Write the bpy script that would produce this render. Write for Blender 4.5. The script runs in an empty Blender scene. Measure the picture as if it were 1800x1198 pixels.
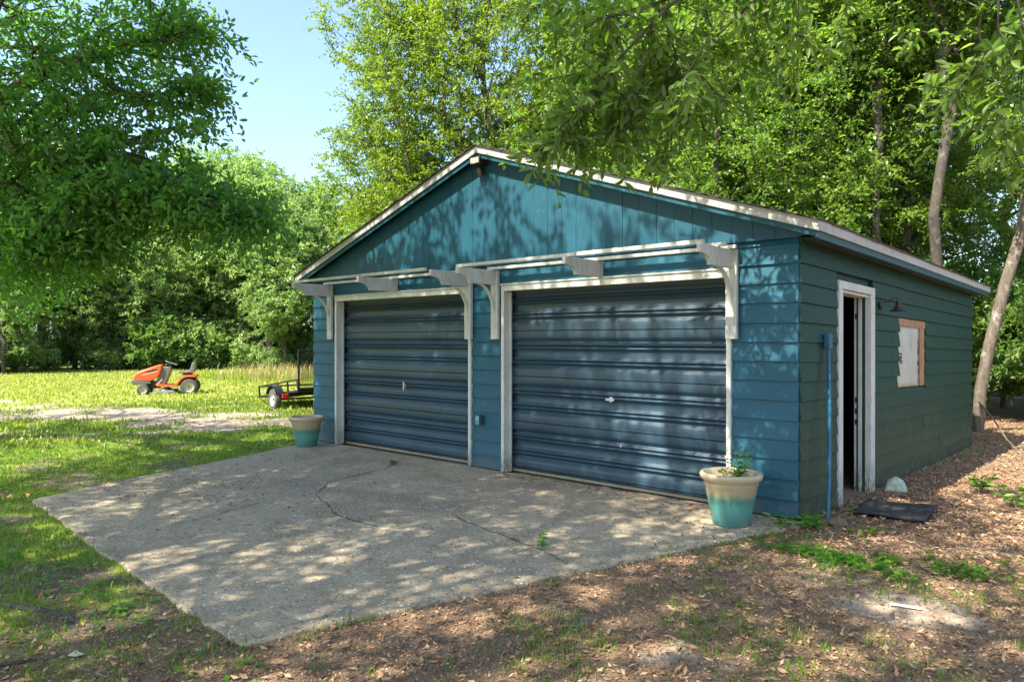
import bpy, math, random
import numpy as np
from mathutils import Vector, Matrix
R = math.radians
SC = bpy.context.scene
COL = SC.collection
random.seed(7)

# ------------------------------------------------------------------ camera
cam_d = bpy.data.cameras.new('camera'); cam = bpy.data.objects.new('camera', cam_d); COL.objects.link(cam)
cam.location = (2.449, -6.476, 1.605)
cam.rotation_euler = (R(90 - 0.106), 0, R(42.256))
cam_d.sensor_width = 36; cam_d.lens = 36 * 1277.95 / 1800
cam_d.clip_start = .05; cam_d.clip_end = 2000
SC.camera = cam
# ------------------------------------------------------------------ light
SUN_DIR = Vector((0.14, 1.0, -1.27)).normalized()          # the way the light travels
to_sun = -SUN_DIR
elev = math.asin(to_sun.z)
azim = math.atan2(to_sun.x, to_sun.y)
world = bpy.data.worlds.new('World'); SC.world = world; world.use_nodes = True
wn = world.node_tree.nodes; wl = world.node_tree.links
bgn = wn.get('Background') or wn.new('ShaderNodeBackground')
sky = wn.new('ShaderNodeTexSky'); sky.sky_type = 'NISHITA'; sky.sun_disc = False
sky.sun_elevation = elev; sky.sun_rotation = azim % (2 * math.pi)
sky.altitude = 30; sky.air_density = 1.0; sky.dust_density = 1.8; sky.ozone_density = 2.6
wl.new(sky.outputs[0], bgn.inputs[0]); bgn.inputs[1].default_value = 0.128
sun_d = bpy.data.lights.new('sun', 'SUN'); sun = bpy.data.objects.new('sun', sun_d); COL.objects.link(sun)
sun_d.energy = 4.6; sun_d.angle = R(0.55); sun_d.color = (1.0, 0.93, 0.8)
sun.rotation_euler = to_sun.to_track_quat('Z', 'Y').to_euler(); sun.location = (0, 0, 40)
SC.view_settings.view_transform = 'Standard'; SC.view_settings.look = 'None'
SC.view_settings.gamma = 1; SC.view_settings.use_curve_mapping = False
SC.view_settings.exposure = 1.72
SC.cycles.max_bounces = 8; SC.cycles.transmission_bounces = 4; SC.cycles.diffuse_bounces = 5

# ------------------------------------------------------------------ helpers
def tag(o, label=None, cat=None, group=None, kind=None):
    if label: o['label'] = label
    if cat: o['category'] = cat
    if group: o['group'] = group
    if kind: o['kind'] = kind
    return o
def empty(name, loc=(0, 0, 0), rz=0):
    o = bpy.data.objects.new(name, None); COL.objects.link(o)
    o.location = loc; o.rotation_euler = (0, 0, rz); o.empty_display_size = .2
    return o
def copy_tree(o, parent=None):
    c = o.copy(); COL.objects.link(c); c.parent = parent
    for ch in [q for q in bpy.data.objects if q.parent is o]: copy_tree(ch, c)
    return c
def mesh_np(name, V, F, mat, parent=None, attr=None, smooth=False):
    V = np.ascontiguousarray(V, dtype=np.float32); F = np.ascontiguousarray(F, dtype=np.int32)
    k = F.shape[1]; me = bpy.data.meshes.new(name)
    me.vertices.add(len(V)); me.vertices.foreach_set('co', V.ravel())
    me.loops.add(F.size); me.loops.foreach_set('vertex_index', F.ravel())
    me.polygons.add(len(F)); me.polygons.foreach_set('loop_start', np.arange(0, F.size, k, dtype=np.int32))
    if smooth: me.polygons.foreach_set('use_smooth', np.ones(len(F), dtype=bool))
    if attr:
        for an, (dom, vals) in attr.items():
            a = me.attributes.new(an, 'FLOAT', dom); a.data.foreach_set('value', np.ascontiguousarray(vals, dtype=np.float32))
    me.update(calc_edges=True)
    me.materials.append(mat)
    if name is None: return me
    o = bpy.data.objects.new(name, me); COL.objects.link(o)
    if parent: o.parent = parent
    return o
class MB:
    def __init__(s): s.v = []; s.f = []
    def add(s, vs, fs):
        n = len(s.v); s.v += [tuple(map(float, q)) for q in vs]; s.f += [tuple(i + n for i in f) for f in fs]; return s
    def box(s, x0, x1, y0, y1, z0, z1):
        return s.add([(x0,y0,z0),(x1,y0,z0),(x1,y1,z0),(x0,y1,z0),(x0,y0,z1),(x1,y0,z1),(x1,y1,z1),(x0,y1,z1)],
              [(0,3,2,1),(4,5,6,7),(0,1,5,4),(1,2,6,5),(2,3,7,6),(3,0,4,7)])
    def prism(s, poly, fn, a, b):
        """poly of (p,q); fn(p,q,t)->xyz; extruded from t=a to t=b"""
        n = len(poly)
        vs = [fn(p, q, a) for p, q in poly] + [fn(p, q, b) for p, q in poly]
        fs = [tuple(range(n - 1, -1, -1)), tuple(range(n, 2 * n))] + [(i, (i + 1) % n, n + (i + 1) % n, n + i) for i in range(n)]
        return s.add(vs, fs)
    def tube(s, path, rad, seg=8, cap=True):
        path = [Vector(p) for p in path]; n = len(path)
        if not hasattr(rad, '__len__'): rad = [rad] * n
        vs = []; fs = []; ref = None
        for i, p in enumerate(path):
            t = (path[min(i + 1, n - 1)] - path[max(i - 1, 0)]).normalized()
            if ref is None: ref = Vector((0, 0, 1)) if abs(t.z) < .9 else Vector((1, 0, 0))
            u = (ref - t * ref.dot(t)).normalized(); w = t.cross(u); ref = u
            for k in range(seg):
                a = 2 * math.pi * k / seg; vs.append(p + (u * math.cos(a) + w * math.sin(a)) * rad[i])
        for i in range(n - 1):
            for k in range(seg):
                fs.append((i*seg+k, i*seg+(k+1) % seg, (i+1)*seg+(k+1) % seg, (i+1)*seg+k))
        if cap: fs += [tuple(range(seg - 1, -1, -1)), tuple(range((n - 1) * seg, n * seg))]
        return s.add(vs, fs)
    def lathe(s, prof, seg=32, c=(0, 0, 0), axis='z', closed=False):
        vs = []; fs = []; n = len(prof)
        for r_, h in prof:
            for k in range(seg):
                a = 2 * math.pi * k / seg; x, y = r_ * math.cos(a), r_ * math.sin(a)
                q = (x, y, h) if axis == 'z' else ((x, h, y) if axis == 'y' else (h, x, y))
                vs.append((q[0] + c[0], q[1] + c[1], q[2] + c[2]))
        for i in range(n - 1 + (1 if closed else 0)):
            j = (i + 1) % n
            for k in range(seg): fs.append((i*seg+k, i*seg+(k+1) % seg, j*seg+(k+1) % seg, j*seg+k))
        return s.add(vs, fs)
    def cap_fan(s, ring_start, seg, flip=False):
        idx = list(range(ring_start, ring_start + seg)); s.f.append(tuple(idx[::-1] if flip else idx)); return s
    def build(s, name, mat, parent=None, xf=None, smooth=False, bevel=0, loc=None):
        vs = [xf(*q) for q in s.v] if xf else s.v
        me = bpy.data.meshes.new(name); me.from_pydata(vs, [], s.f); me.update()
        import bmesh
        bm = bmesh.new(); bm.from_mesh(me); bmesh.ops.recalc_face_normals(bm, faces=bm.faces); bm.to_mesh(me); bm.free()
        if smooth:
            for p in me.polygons: p.use_smooth = True
        me.materials.append(mat)
        o = bpy.data.objects.new(name, me); COL.objects.link(o)
        if loc: o.location = loc
        if parent: o.parent = parent
        if bevel:
            b = o.modifiers.new('bevel', 'BEVEL'); b.width = bevel; b.segments = 2; b.limit_method = 'ANGLE'; b.angle_limit = R(40)
        if smooth:
            try:
                o.data.set_sharp_from_angle(angle=R(42))
            except Exception: pass
        return o

# numpy value noise
_rs = np.random.RandomState(3); _T = _rs.rand(256, 256)
def vnoise(x, y):
    xi = np.floor(x).astype(int); yi = np.floor(y).astype(int); fx = x - xi; fy = y - yi
    fx = fx*fx*(3-2*fx); fy = fy*fy*(3-2*fy)
    a = _T[xi & 255, yi & 255]; b = _T[(xi+1) & 255, yi & 255]; c = _T[xi & 255, (yi+1) & 255]; d = _T[(xi+1) & 255, (yi+1) & 255]
    return (a*(1-fx)+b*fx)*(1-fy) + (c*(1-fx)+d*fx)*fy
def fbm(x, y, sc=1., oc=4):
    x = np.asarray(x, float); y = np.asarray(y, float); t = 0; a = .5; n = 0
    for k in range(oc):
        t = t + a*vnoise(x*sc + 17.3*k, y*sc + 9.1*k); n += a; a *= .5; sc *= 2.03
    return t / n
def sstep(a, b, x): t = np.clip((x-a)/(b-a), 0, 1); return t*t*(3-2*t)

# ------------------------------------------------------------------ materials
class NT:
    def __init__(s, name):
        s.m = bpy.data.materials.new(name); s.m.use_nodes = True; s.t = s.m.node_tree; s.n = s.t.nodes; s.l = s.t.links
        s.b = s.n['Principled BSDF']; s.out = s.n['Material Output']
    def node(s, typ, **kw):
        n = s.n.new(typ)
        for k, v in kw.items():
            if k.startswith('i_'): n.inputs[k[2:].replace('_', ' ')].default_value = v
            else: setattr(n, k, v)
        return n
    def coords(s, scale=(1, 1, 1), typ='Object'):
        tc = s.node('ShaderNodeTexCoord'); mp = s.node('ShaderNodeMapping'); mp.inputs['Scale'].default_value = scale
        s.l.new(tc.outputs[typ], mp.inputs[0]); return mp.outputs[0]
    def noise(s, scale, detail=4, rough=.6, vec=None, dist=0):
        n = s.node('ShaderNodeTexNoise'); n.inputs['Scale'].default_value = scale; n.inputs['Detail'].default_value = detail
        n.inputs['Roughness'].default_value = rough; n.inputs['Distortion'].default_value = dist
        if vec is not None: s.l.new(vec, n.inputs['Vector'])
        return n.outputs['Fac']
    def ramp(s, fac, stops):
        r = s.node('ShaderNodeValToRGB'); e = r.color_ramp.elements
        while len(e) > len(stops): e.remove(e[-1])
        while len(e) < len(stops): e.new(.5)
        for q, (p, c) in zip(e, stops):
            q.position = p; q.color = (c, c, c, 1) if not hasattr(c, '__len__') else (*c[:3], 1)
        s.l.new(fac, r.inputs[0]); return r.outputs[0]
    def mix(s, fac, a, b, typ='MIX'):
        m = s.node('ShaderNodeMix', data_type='RGBA', blend_type=typ)
        for val, idx in ((fac, 0), (a, 6), (b, 7)):
            if hasattr(val, 'is_output') or isinstance(val, bpy.types.NodeSocket): s.l.new(val, m.inputs[idx])
            else: m.inputs[idx].default_value = val if idx == 0 else (*val[:3], 1)
        return m.outputs[2]
    def math(s, op, a, b=None):
        m = s.node('ShaderNodeMath', operation=op)
        for val, idx in ((a, 0), (b, 1)):
            if val is None: continue
            if isinstance(val, bpy.types.NodeSocket): s.l.new(val, m.inputs[idx])
            else: m.inputs[idx].default_value = val
        return m.outputs[0]
    def attr(s, name):
        a = s.node('ShaderNodeAttribute'); a.attribute_name = name; return a.outputs['Fac']
    def sep(s, vec):
        n = s.node('ShaderNodeSeparateXYZ'); s.l.new(vec, n.inputs[0]); return n.outputs
    def col(s, c):
        if isinstance(c, bpy.types.NodeSocket): s.l.new(c, s.b.inputs['Base Color'])
        else: s.b.inputs['Base Color'].default_value = (*c[:3], 1)
    def rough(s, r):
        if isinstance(r, bpy.types.NodeSocket): s.l.new(r, s.b.inputs['Roughness'])
        else: s.b.inputs['Roughness'].default_value = r
    def bump(s, h, strength=.3, dist=.01):
        b = s.node('ShaderNodeBump'); b.inputs['Strength'].default_value = strength; b.inputs['Distance'].default_value = dist
        s.l.new(h, b.inputs['Height']); s.l.new(b.outputs[0], s.b.inputs['Normal'])
def simple(name, col, rough=.6, metal=0, var=.15, scale=12, bump=0):
    t = NT(name); v = t.coords(); n = t.noise(scale, 5, .6, v)
    lo = tuple(c*(1-var) for c in col); hi = tuple(min(1, c*(1+var)) for c in col)
    t.col(t.ramp(n, [(.3, lo), (.7, hi)])); t.rough(rough); t.b.inputs['Metallic'].default_value = metal
    if bump: t.bump(n, bump, .01)
    return t.m
M = {}
def paint_mat(name, base, algae=0., grain=(1, 1, 1), dull=False):
    t = NT(name); v = t.coords(); vg = t.coords(grain)
    n1 = t.noise(1.3, 5, .6, v); n2 = t.noise(9, 6, .65, vg); n3 = t.noise(55, 3, .6, vg)
    c = t.ramp(n1, [(.3, tuple(q*.86 for q in base)), (.7, tuple(q*1.12 for q in base))])
    c = t.mix(t.ramp(n2, [(.42, .0), (.78, .55)]), c, tuple(q*1.5+.012 for q in base))
    # flecks where the paint has gone
    fl = t.ramp(t.noise(38, 2, .5, v), [(.715, 0.), (.735, 1.)])
    c = t.mix(t.math('MULTIPLY', fl, .45), c, (.32, .33, .3))
    # each board a slightly different tone
    oi = t.node('ShaderNodeObjectInfo')
    c = t.mix(t.math('MULTIPLY', oi.outputs['Random'], .28), c, tuple(q*.62 for q in base))
    if algae:
        z = t.sep(v)[2]
        low = t.ramp(t.math('DIVIDE', z, 2.6), [(.0, 1.), (.42, .35), (.95, .12)])
        vs = t.coords((3.4, 3.4, .45))
        drip = t.ramp(t.noise(2.6, 5, .62, vs), [(.42, 0.), (.66, 1.)])
        a1 = t.math('MULTIPLY', t.math('MULTIPLY', low, drip), algae)
        c = t.mix(t.math('MULTIPLY', low, .5*algae), c, (.012, .055, .036))
        c = t.mix(t.math('MULTIPLY', a1, .62), c, (.065, .08, .015))
    zz = t.sep(v)[2]; mud = t.math('MULTIPLY', t.ramp(zz, [(.0, 1.), (.16, .35), (.4, 0.)]), t.ramp(t.noise(7, 6, .7, v), [(.42, 0.), (.62, .75)]))
    c = t.mix(mud, c, (.10, .085, .06))
    t.col(c); t.rough(t.ramp(n2, [(.3, .42), (.7, .62)]))
    t.b.inputs['Specular IOR Level'].default_value = .2 if dull else .4
    h = t.mix(.6, n2, n3); t.bump(h, .28, .006)
    return t.m
M['teal'] = paint_mat('teal_paint', (.007, .078, .122), 0, (1, 1, 7))
M['teal_plank'] = paint_mat('teal_plank_paint', (.006, .066, .102), 0, (9, 9, .8))
M['teal_side'] = paint_mat('teal_side_bounce_paint', (.005, .042, .034), 1.0, (1, 1, 7), True)  # teal darkened and greened: green bounce light put into the colour, real algae on top
M['teal_trim'] = paint_mat('teal_trim_paint', (.004, .060, .085), .0)
def white_mat(name, base=(.62, .63, .57), dirt=.5, foot=False):
    t = NT(name); v = t.coords(); vs = t.coords((6, 6, 1.2))
    n1 = t.noise(3, 6, .65, v); n2 = t.noise(7, 6, .7, vs); n3 = t.noise(60, 3, .6, v)
    c = t.ramp(n1, [(.3, tuple(q*.8 for q in base)), (.65, base)])
    c = t.mix(t.math('MULTIPLY', t.ramp(n2, [(.48, 0.), (.72, 1.)]), dirt), c, (.27, .26, .20))
    c = t.mix(t.ramp(n3, [(.7, 0.), (.78, .6)]), c, (.22, .19, .14))
    if foot:
        z = t.sep(v)[2]
        f = t.math('MULTIPLY', t.ramp(z, [(.02, 1.), (.32, 0.)]), t.ramp(t.noise(16, 5, .7, vs), [(.42, 0.), (.58, 1.)]))
        c = t.mix(f, c, (.085, .075, .03))
    t.col(c); t.rough(.62); t.bump(n2, .25, .006); return t.m
M['white'] = white_mat('weathered_white_paint', foot=True)
M['white_old'] = white_mat('mildewed_white_paint', (.57, .565, .50), .75)
M['fascia'] = white_mat('streaked_white_fascia', (.44, .435, .41), .85)
def door_mat():
    t = NT('ribbed_steel_door'); v = t.coords(); vs = t.coords((5, 5, .8))
    n = t.noise(1.6, 5, .6, v); n2 = t.noise(9, 5, .7, vs); n3 = t.noise(120, 2, .5, v)
    c = t.ramp(n, [(.3, (.014, .040, .064)), (.7, (.026, .062, .092))])
    c = t.mix(t.ramp(n2, [(.5, 0.), (.8, .35)]), c, (.05, .065, .075))
    z = t.sep(v)[2]
    top = t.math('MULTIPLY', t.ramp(t.math('DIVIDE', z, 2.2), [(.72, 0.), (1., .8)]), t.ramp(n, [(.35, .3), (.6, 1.)]))
    c = t.mix(top, c, (.03, .042, .04))
    t.col(c); t.rough(t.ramp(n2, [(.3, .36), (.75, .5)])); t.b.inputs['Metallic'].default_value = .12
    t.b.inputs['Specular IOR Level'].default_value = .55
    t.bump(t.mix(.5, n, n3), .12, .01); return t.m
M['door'] = door_mat()
def concrete_mat(name, base, speck=True):
    t = NT(name); v = t.coords()
    n1 = t.noise(.55, 6, .62, v); n2 = t.noise(3.2, 6, .65, v); n3 = t.noise(45, 4, .6, v)
    c = t.ramp(n1, [(.3, tuple(q*.62 for q in base)), (.5, tuple(q*.9 for q in base)), (.72, tuple(min(1, q*1.18) for q in base))])
    c = t.mix(t.ramp(n2, [(.4, 0.), (.7, .7)]), c, tuple(q*.5 for q in base))
    if speck:
        st = t.noise(.9, 5, .7, t.coords((1., 1.4, 1)), .8)
        c = t.mix(t.ramp(st, [(.5, 0.), (.64, .7)]), c, tuple(q*.42 for q in base))
        c = t.mix(t.ramp(t.noise(150, 3, .7, v), [(.45, 0.), (.7, .45)]), c, tuple(q*.45 for q in base))
        vo = t.node('ShaderNodeTexVoronoi'); vo.inputs['Scale'].default_value = 48; vo.feature = 'F1'
        t.l.new(v, vo.inputs['Vector'])
        sp = t.ramp(vo.outputs['Distance'], [(.34, 1.), (.46, 0.)])
        sel = t.ramp(t.noise(26, 2, .5, v), [(.42, 0.), (.5, 1.)])
        rc = t.node('ShaderNodeSeparateColor'); t.l.new(vo.outputs['Color'], rc.inputs[0])
        pc = t.ramp(rc.outputs[0], [(0., (.06, .05, .045)), (.45, (.24, .2, .16)), (.8, (.42, .37, .3)), (1., (.7, .67, .6))])
        c = t.mix(t.math('MULTIPLY', sp, sel), c, pc)
    t.col(c); t.rough(.88); t.bump(t.mix(.5, n3, n2), .45, .008); return t.m
M['concrete'] = concrete_mat('exposed_aggregate_concrete', (.44, .355, .235))
M['concrete_in'] = concrete_mat('floor_concrete', (.2, .18, .16), False)
M['dark_in'] = simple('bare_stud_wall', (.06, .045, .03), .9)
M['soffit'] = simple('dark_soffit_board', (.03, .05, .045), .85, 0, .4, 5)
M['shingle'] = simple('asphalt_shingle', (.055, .045, .035), .95, 0, .5, 9, .5)
M['wood_raw'] = simple('raw_framing_lumber', (.36, .20, .105), .8, 0, .25, 8, .2)
M['black_metal'] = simple('black_painted_metal', (.018, .018, .019), .45, .3)
M['bronze'] = simple('bronze_metal', (.055, .04, .032), .5, .5, .3)
M['zinc'] = simple('dull_zinc', (.5, .5, .48), .4, .8)
M['lens'] = simple('cloudy_glass_lens', (.5, .47, .38), .25)
M['rubber'] = simple('black_rubber', (.022, .022, .023), .8, 0, .3)
M['tyre'] = simple('grey_tyre_rubber', (.07, .066, .06), .85, 0, .3, 14)
M['blue_pipe'] = simple('blue_painted_pipe', (.012, .11, .19), .5, 0, .3)
M['plastic_grey'] = simple('grey_plastic', (.11, .115, .11), .5)
M['orange'] = simple('orange_paint', (.72, .09, .014), .35, 0, .12)
M['red_lens'] = simple('red_lens', (.62, .02, .015), .3)
M['rim_white'] = simple('white_wheel_rim', (.62, .62, .6), .4)
M['rim_cream'] = simple('cream_wheel_rim', (.5, .47, .36), .45)
M['deck_grey'] = simple('grey_mower_deck', (.16, .16, .165), .5, .2)
M['amber'] = simple('amber_marker', (.7, .28, .01), .3)
M['door_bottom'] = simple('tan_bottom_seal', (.33, .29, .2), .8)
def pot_mat():
    t = NT('two_tone_glaze'); v = t.coords(); z = t.sep(v)[2]
    w = t.noise(22, 4, .6, t.coords((1, 1, .3))); zz = t.math('ADD', z, t.math('MULTIPLY', t.math('SUBTRACT', w, .5), .09))
    c = t.ramp(t.math('DIVIDE', zz, .46), [(.0, (.05, .21, .19)), (.36, (.085, .29, .25)), (.50, (.07, .22, .165)), (.64, (.40, .33, .19)), (1., (.5, .40, .25))])
    sp = t.noise(5, 5, .65, v); c = t.mix(t.ramp(sp, [(.45, 0.), (.75, .35)]), c, (.2, .16, .09))
    t.col(c); t.rough(.32); t.bump(sp, .1, .01); return t.m
M['pot'] = pot_mat()
M['soil'] = simple('potting_soil', (.05, .035, .024), .95, 0, .4, 30, .6)
def bark_mat(name, a, b, lich=(.3, .31, .26)):
    t = NT(name); vs = t.coords((9, 9, 2.2)); v = t.coords()
    n = t.noise(2.2, 6, .7, vs, .6); l_ = t.noise(5.5, 5, .65, v)
    c = t.ramp(n, [(.3, a), (.7, b)]); c = t.mix(t.ramp(l_, [(.55, 0.), (.72, .7)]), c, lich)
    t.col(c); t.rough(.92); t.bump(n, .9, .03); return t.m
M['bark'] = bark_mat('grey_oak_bark', (.032, .026, .02), (.115, .095, .072), (.2, .2, .17))
M['bark_pale'] = bark_mat('pale_mottled_bark', (.045, .036, .028), (.20, .16, .115), (.40, .38, .33))
def leaf_mat(name, dark, mid, light, trans=.45, odd=None):
    t = NT(name); r = t.attr('rnd')
    st = [(.0, dark), (.5, mid), (.93, light)]
    if odd: st.append((.985, odd))
    c = t.ramp(r, st); t.col(c); t.rough(.36); t.b.inputs['Specular IOR Level'].default_value = .5
    tr = t.node('ShaderNodeBsdfTranslucent')
    t.l.new(t.mix(1., c, (1.5, 1.65, .55), 'MULTIPLY'), tr.inputs[0])
    mx = t.node('ShaderNodeMixShader'); mx.inputs[0].default_value = trans
    t.l.new(t.b.outputs[0], mx.inputs[1]); t.l.new(tr.outputs[0], mx.inputs[2]); t.l.new(mx.outputs[0], t.out.inputs[0])
    return t.m
M['leaf_deep'] = leaf_mat('deep_green_leaves', (.06, .17, .042), (.11, .25, .058), (.18, .325, .08), .56, (.17, .12, .03))
M['leaf_oak'] = leaf_mat('oak_leaves', (.095, .175, .036), (.15, .245, .052), (.22, .315, .075), .57, (.2, .17, .03))
M['leaf_bright'] = leaf_mat('yellow_green_leaves', (.10, .17, .026), (.165, .235, .034), (.235, .29, .045), .52, (.25, .19, .03))
M['leaf_far'] = leaf_mat('hazed_tree_leaves', (.15, .235, .115), (.22, .315, .15), (.30, .385, .2), .57)  # distance haze put into the leaf colour: paler and less saturated
M['leaf_shrub'] = leaf_mat('shrub_leaves', (.085, .17, .055), (.145, .25, .08), (.22, .32, .11), .54)
M['grass'] = leaf_mat('grass_blades', (.07, .16, .014), (.14, .25, .02), (.26, .33, .04), .42, (.3, .26, .1))
M['grass_sun'] = leaf_mat('sunlit_lawn_blades', (.19, .23, .05), (.31, .335, .075), (.42, .41, .13), .4, (.42, .36, .16))  # sunlit twin of the grass: sunshine brightened into the blade colour
M['straw'] = leaf_mat('dry_tall_grass', (.2, .2, .06), (.36, .29, .12), (.46, .36, .2), .35)
M['clover'] = leaf_mat('clover_leaves', (.05, .15, .012), (.09, .24, .02), (.14, .3, .025), .45)
def litter_mat():
    t = NT('fallen_leaves'); r = t.attr('rnd')
    t.col(t.ramp(r, [(0., (.08, .042, .022)), (.35, (.205, .108, .052)), (.6, (.335, .195, .10)), (.85, (.47, .32, .185)), (1., (.46, .19, .06))]))
    t.rough(.75); return t.m
M['litter'] = litter_mat()

# ------------------------------------------------------------------ where the ground is what
def zones(x, y):
    """grass, litter, sand weights (0..1)"""
    n = fbm(x, y, .45, 4); m = fbm(x + 40, y - 13, 1.5, 4)
    litter = sstep(-2.6, .2, x*1.0 - .15*y + (n-.5)*3.) * 1.0
    litter = np.maximum(litter, sstep(-4.2, -6.0, y + (n-.5)*2.5) * sstep(-4.5, -1.0, x) * .8)
    litter = np.maximum(litter, sstep(8.0, 10.5, y) * sstep(-14, -8, x))
    sand = np.exp(-(((x+12.6)/3.6)**2 + ((y-.1-.05*(x+13))/1.8)**2)) * 1.7
    sand = np.maximum(sand, np.exp(-(((x+17.0)/5.0)**2 + ((y+2.2)/1.9)**2)) * 1.6)
    sand = np.maximum(sand, np.exp(-(((x+10.0)/2.2)**2 + ((y-1.2)/.9)**2)) * 1.3)
    sand = np.clip(sand*(-.15 + 1.9*n)*(.5+m) + (m-.62)*1.1*sstep(-24, -9, x)*sstep(9, 2, np.abs(y+1)), 0, 1)
    sand2 = np.clip((m-.56)*5, 0, 1) * .8 * litter * sstep(1.5, -1, y)
    grass = np.clip(1.15 - litter*1.12 - sand*1.25, 0, 1)
    near = sstep(-13, -6.5, x) * sstep(6, -1, y)                         # the lawn thins by the slab
    grass = grass * (1 - .85*near*.8*sstep(.42, .64, m))
    return grass, litter, np.maximum(sand, sand2)
SLAB = [(-7.76, .02), (-7.53, -.44), (-6.97, -1.8), (-6.54, -3.07), (-6.05, -4.32), (-3.14, -4.51), (-1.2, -4.6), (-.62, -2.45), (-.18, -.91), (.04, -.24), (.16, .02)]
def in_poly(x, y, poly):
    c = np.zeros(np.shape(x), bool); n = len(poly)
    for i in range(n):
        x0, y0 = poly[i]; x1, y1 = poly[(i+1) % n]
        cond = ((y0 > y) != (y1 > y)) & (x < (x1-x0)*(y-y0)/((y1-y0) + 1e-12) + x0); c ^= cond
    return c
def gheight(x, y):
    return -.022 + .05*(fbm(x, y, .5, 3)-.5)*sstep(.0, 1.5, np.hypot(np.maximum(-7.9-x, np.maximum(x-.3, 0)), np.maximum(-4.8-y, np.maximum(y-7.6, 0))) ) + .02*(fbm(x, y, 3., 3)-.5) - .0*x - .018*np.clip(y, 0, 12)*sstep(-3, 1, x)*sstep(8, 4, x)
# ---- ground sheet
def build_ground():
    def axis(lo, hi, c0, c1, fine):
        a = list(np.arange(c0, c1, fine)); s = fine; q = c1
        while q < hi: a.append(q); s *= 1.22; q += s
        s = fine; q = c0 - fine
        while q > lo: a.insert(0, q); s *= 1.22; q -= s
        return np.array([lo - 1] + a + [hi + 1])
    xs = axis(-600, 500, -22, 6, .14); ys = axis(-400, 700, -6.6, 12, .14)
    X, Y = np.meshgrid(xs, ys, indexing='ij'); Z = gheight(X, Y)
    far = np.hypot(X+5, Y) > 60; Z[far] = -.06
    g, l, s = zones(X, Y)
    n0, n1 = X.shape; idx = np.arange(n0*n1).reshape(n0, n1)
    F = np.stack([idx[:-1, :-1], idx[1:, :-1], idx[1:, 1:], idx[:-1, 1:]], -1).reshape(-1, 4)
    t = NT('lawn_and_leaf_litter'); v = t.coords()
    n1_ = t.noise(2.3, 6, .65, v); n2_ = t.noise(16, 5, .7, v); n3_ = t.noise(85, 5, .8, v)
    soil = t.ramp(n2_, [(.25, (.075, .05, .034)), (.5, (.15, .105, .075)), (.75, (.23, .175, .13))])
    gr = t.ramp(n3_, [(.25, (.08, .125, .014)), (.55, (.2, .25, .026)), (.8, (.33, .33, .07))])
    gr = t.mix(t.ramp(n1_, [(.45, 0.), (.75, .5)]), gr, (.21, .2, .05))
    li = t.ramp(n3_, [(.3, (.055, .034, .02)), (.48, (.18, .112, .064)), (.66, (.41, .285, .175))])
    sa = t.ramp(n2_, [(.25, (.24, .18, .12)), (.6, (.40, .32, .235)), (.85, (.52, .44, .345))])
    def sharp(a): return t.ramp(t.math('ADD', t.attr(a), t.math('MULTIPLY', t.math('SUBTRACT', n2_, .5), .9)), [(.36, 0.), (.62, 1.)])
    c = t.mix(sharp('litter'), soil, li); c = t.mix(sharp('sand'), c, sa); c = t.mix(sharp('grass'), c, gr)
    t.col(c); t.rough(.95); t.bump(t.mix(.5, n2_, n3_), .8, .03)
    o = mesh_np('ground', np.stack([X, Y, Z], -1).reshape(-1, 3), F, t.m, None,
        {'grass': ('POINT', g.ravel()), 'litter': ('POINT', l.ravel()), 'sand': ('POINT', s.ravel())}, True)
    o['kind'] = 'structure'
build_ground()
# ---- driveway slab
def build_slab():
    b = MB(); n = len(SLAB)
    # subdivided edge so that it is not ruler straight
    P = []
    rr = random.Random(4)
    for i in range(n):
        a = Vector((*SLAB[i], 0)); c = Vector((*SLAB[(i+1) % n], 0)); m = max(1, int((c-a).length/.13))
        if i == n-1: m = 1
        for k in range(m):
            q = a.lerp(c, k/m); j = .022 if 0 < i < n-1 else 0
            P.append((q.x + rr.uniform(-j, j), q.y + rr.uniform(-j, j)))
    b.prism(P, lambda p, q, t: (p, q, t), -.16, 0.)
    o = b.build('driveway_slab', M['concrete'], None, bevel=.016); o['kind'] = 'structure'
    dirt = simple('dirt_in_crack', (.085, .068, .045), .95)
    def crack(pts, w):
        q = MB(); r2 = random.Random(int(pts[0][0]*100))
        fine = []
        for (a, c) in zip(pts[:-1], pts[1:]):
            for k in range(9):
                t = k/9; fine.append((a[0]+(c[0]-a[0])*t + r2.uniform(-.012, .012), a[1]+(c[1]-a[1])*t + r2.uniform(-.012, .012)))
        fine.append(pts[-1])
        vs = []; fs = []
        for i, (x, y) in enumerate(fine):
            j = min(i+1, len(fine)-1); k = max(i-1, 0); dx, dy = fine[j][0]-fine[k][0], fine[j][1]-fine[k][1]; L = math.hypot(dx, dy) + 1e-9
            ww = w*r2.uniform(.3, 1.2); vs += [(x-dy/L*ww, y+dx/L*ww, .004), (x+dy/L*ww, y-dx/L*ww, .004)]
        for i in range(len(fine)-1): fs.append((2*i, 2*i+1, 2*i+3, 2*i+2))
        q.add(vs, fs).build('crack', dirt, o)
    crack([(-5.3, -.12), (-4.8, -.85), (-4.6, -1.8), (-4.09, -2.29), (-3.67, -2.43), (-3.22, -2.64), (-2.62, -2.64)], .009)
    crack([(-2.45, -1.9), (-2.2, -2.0), (-1.63, -2.12), (-1.13, -2.21), (-.75, -2.35)], .008)
    crack([(-3.96, -3.8), (-3.99, -3.55), (-4.15, -3.03), (-4.2, -2.85)], .006)
build_slab()
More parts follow.
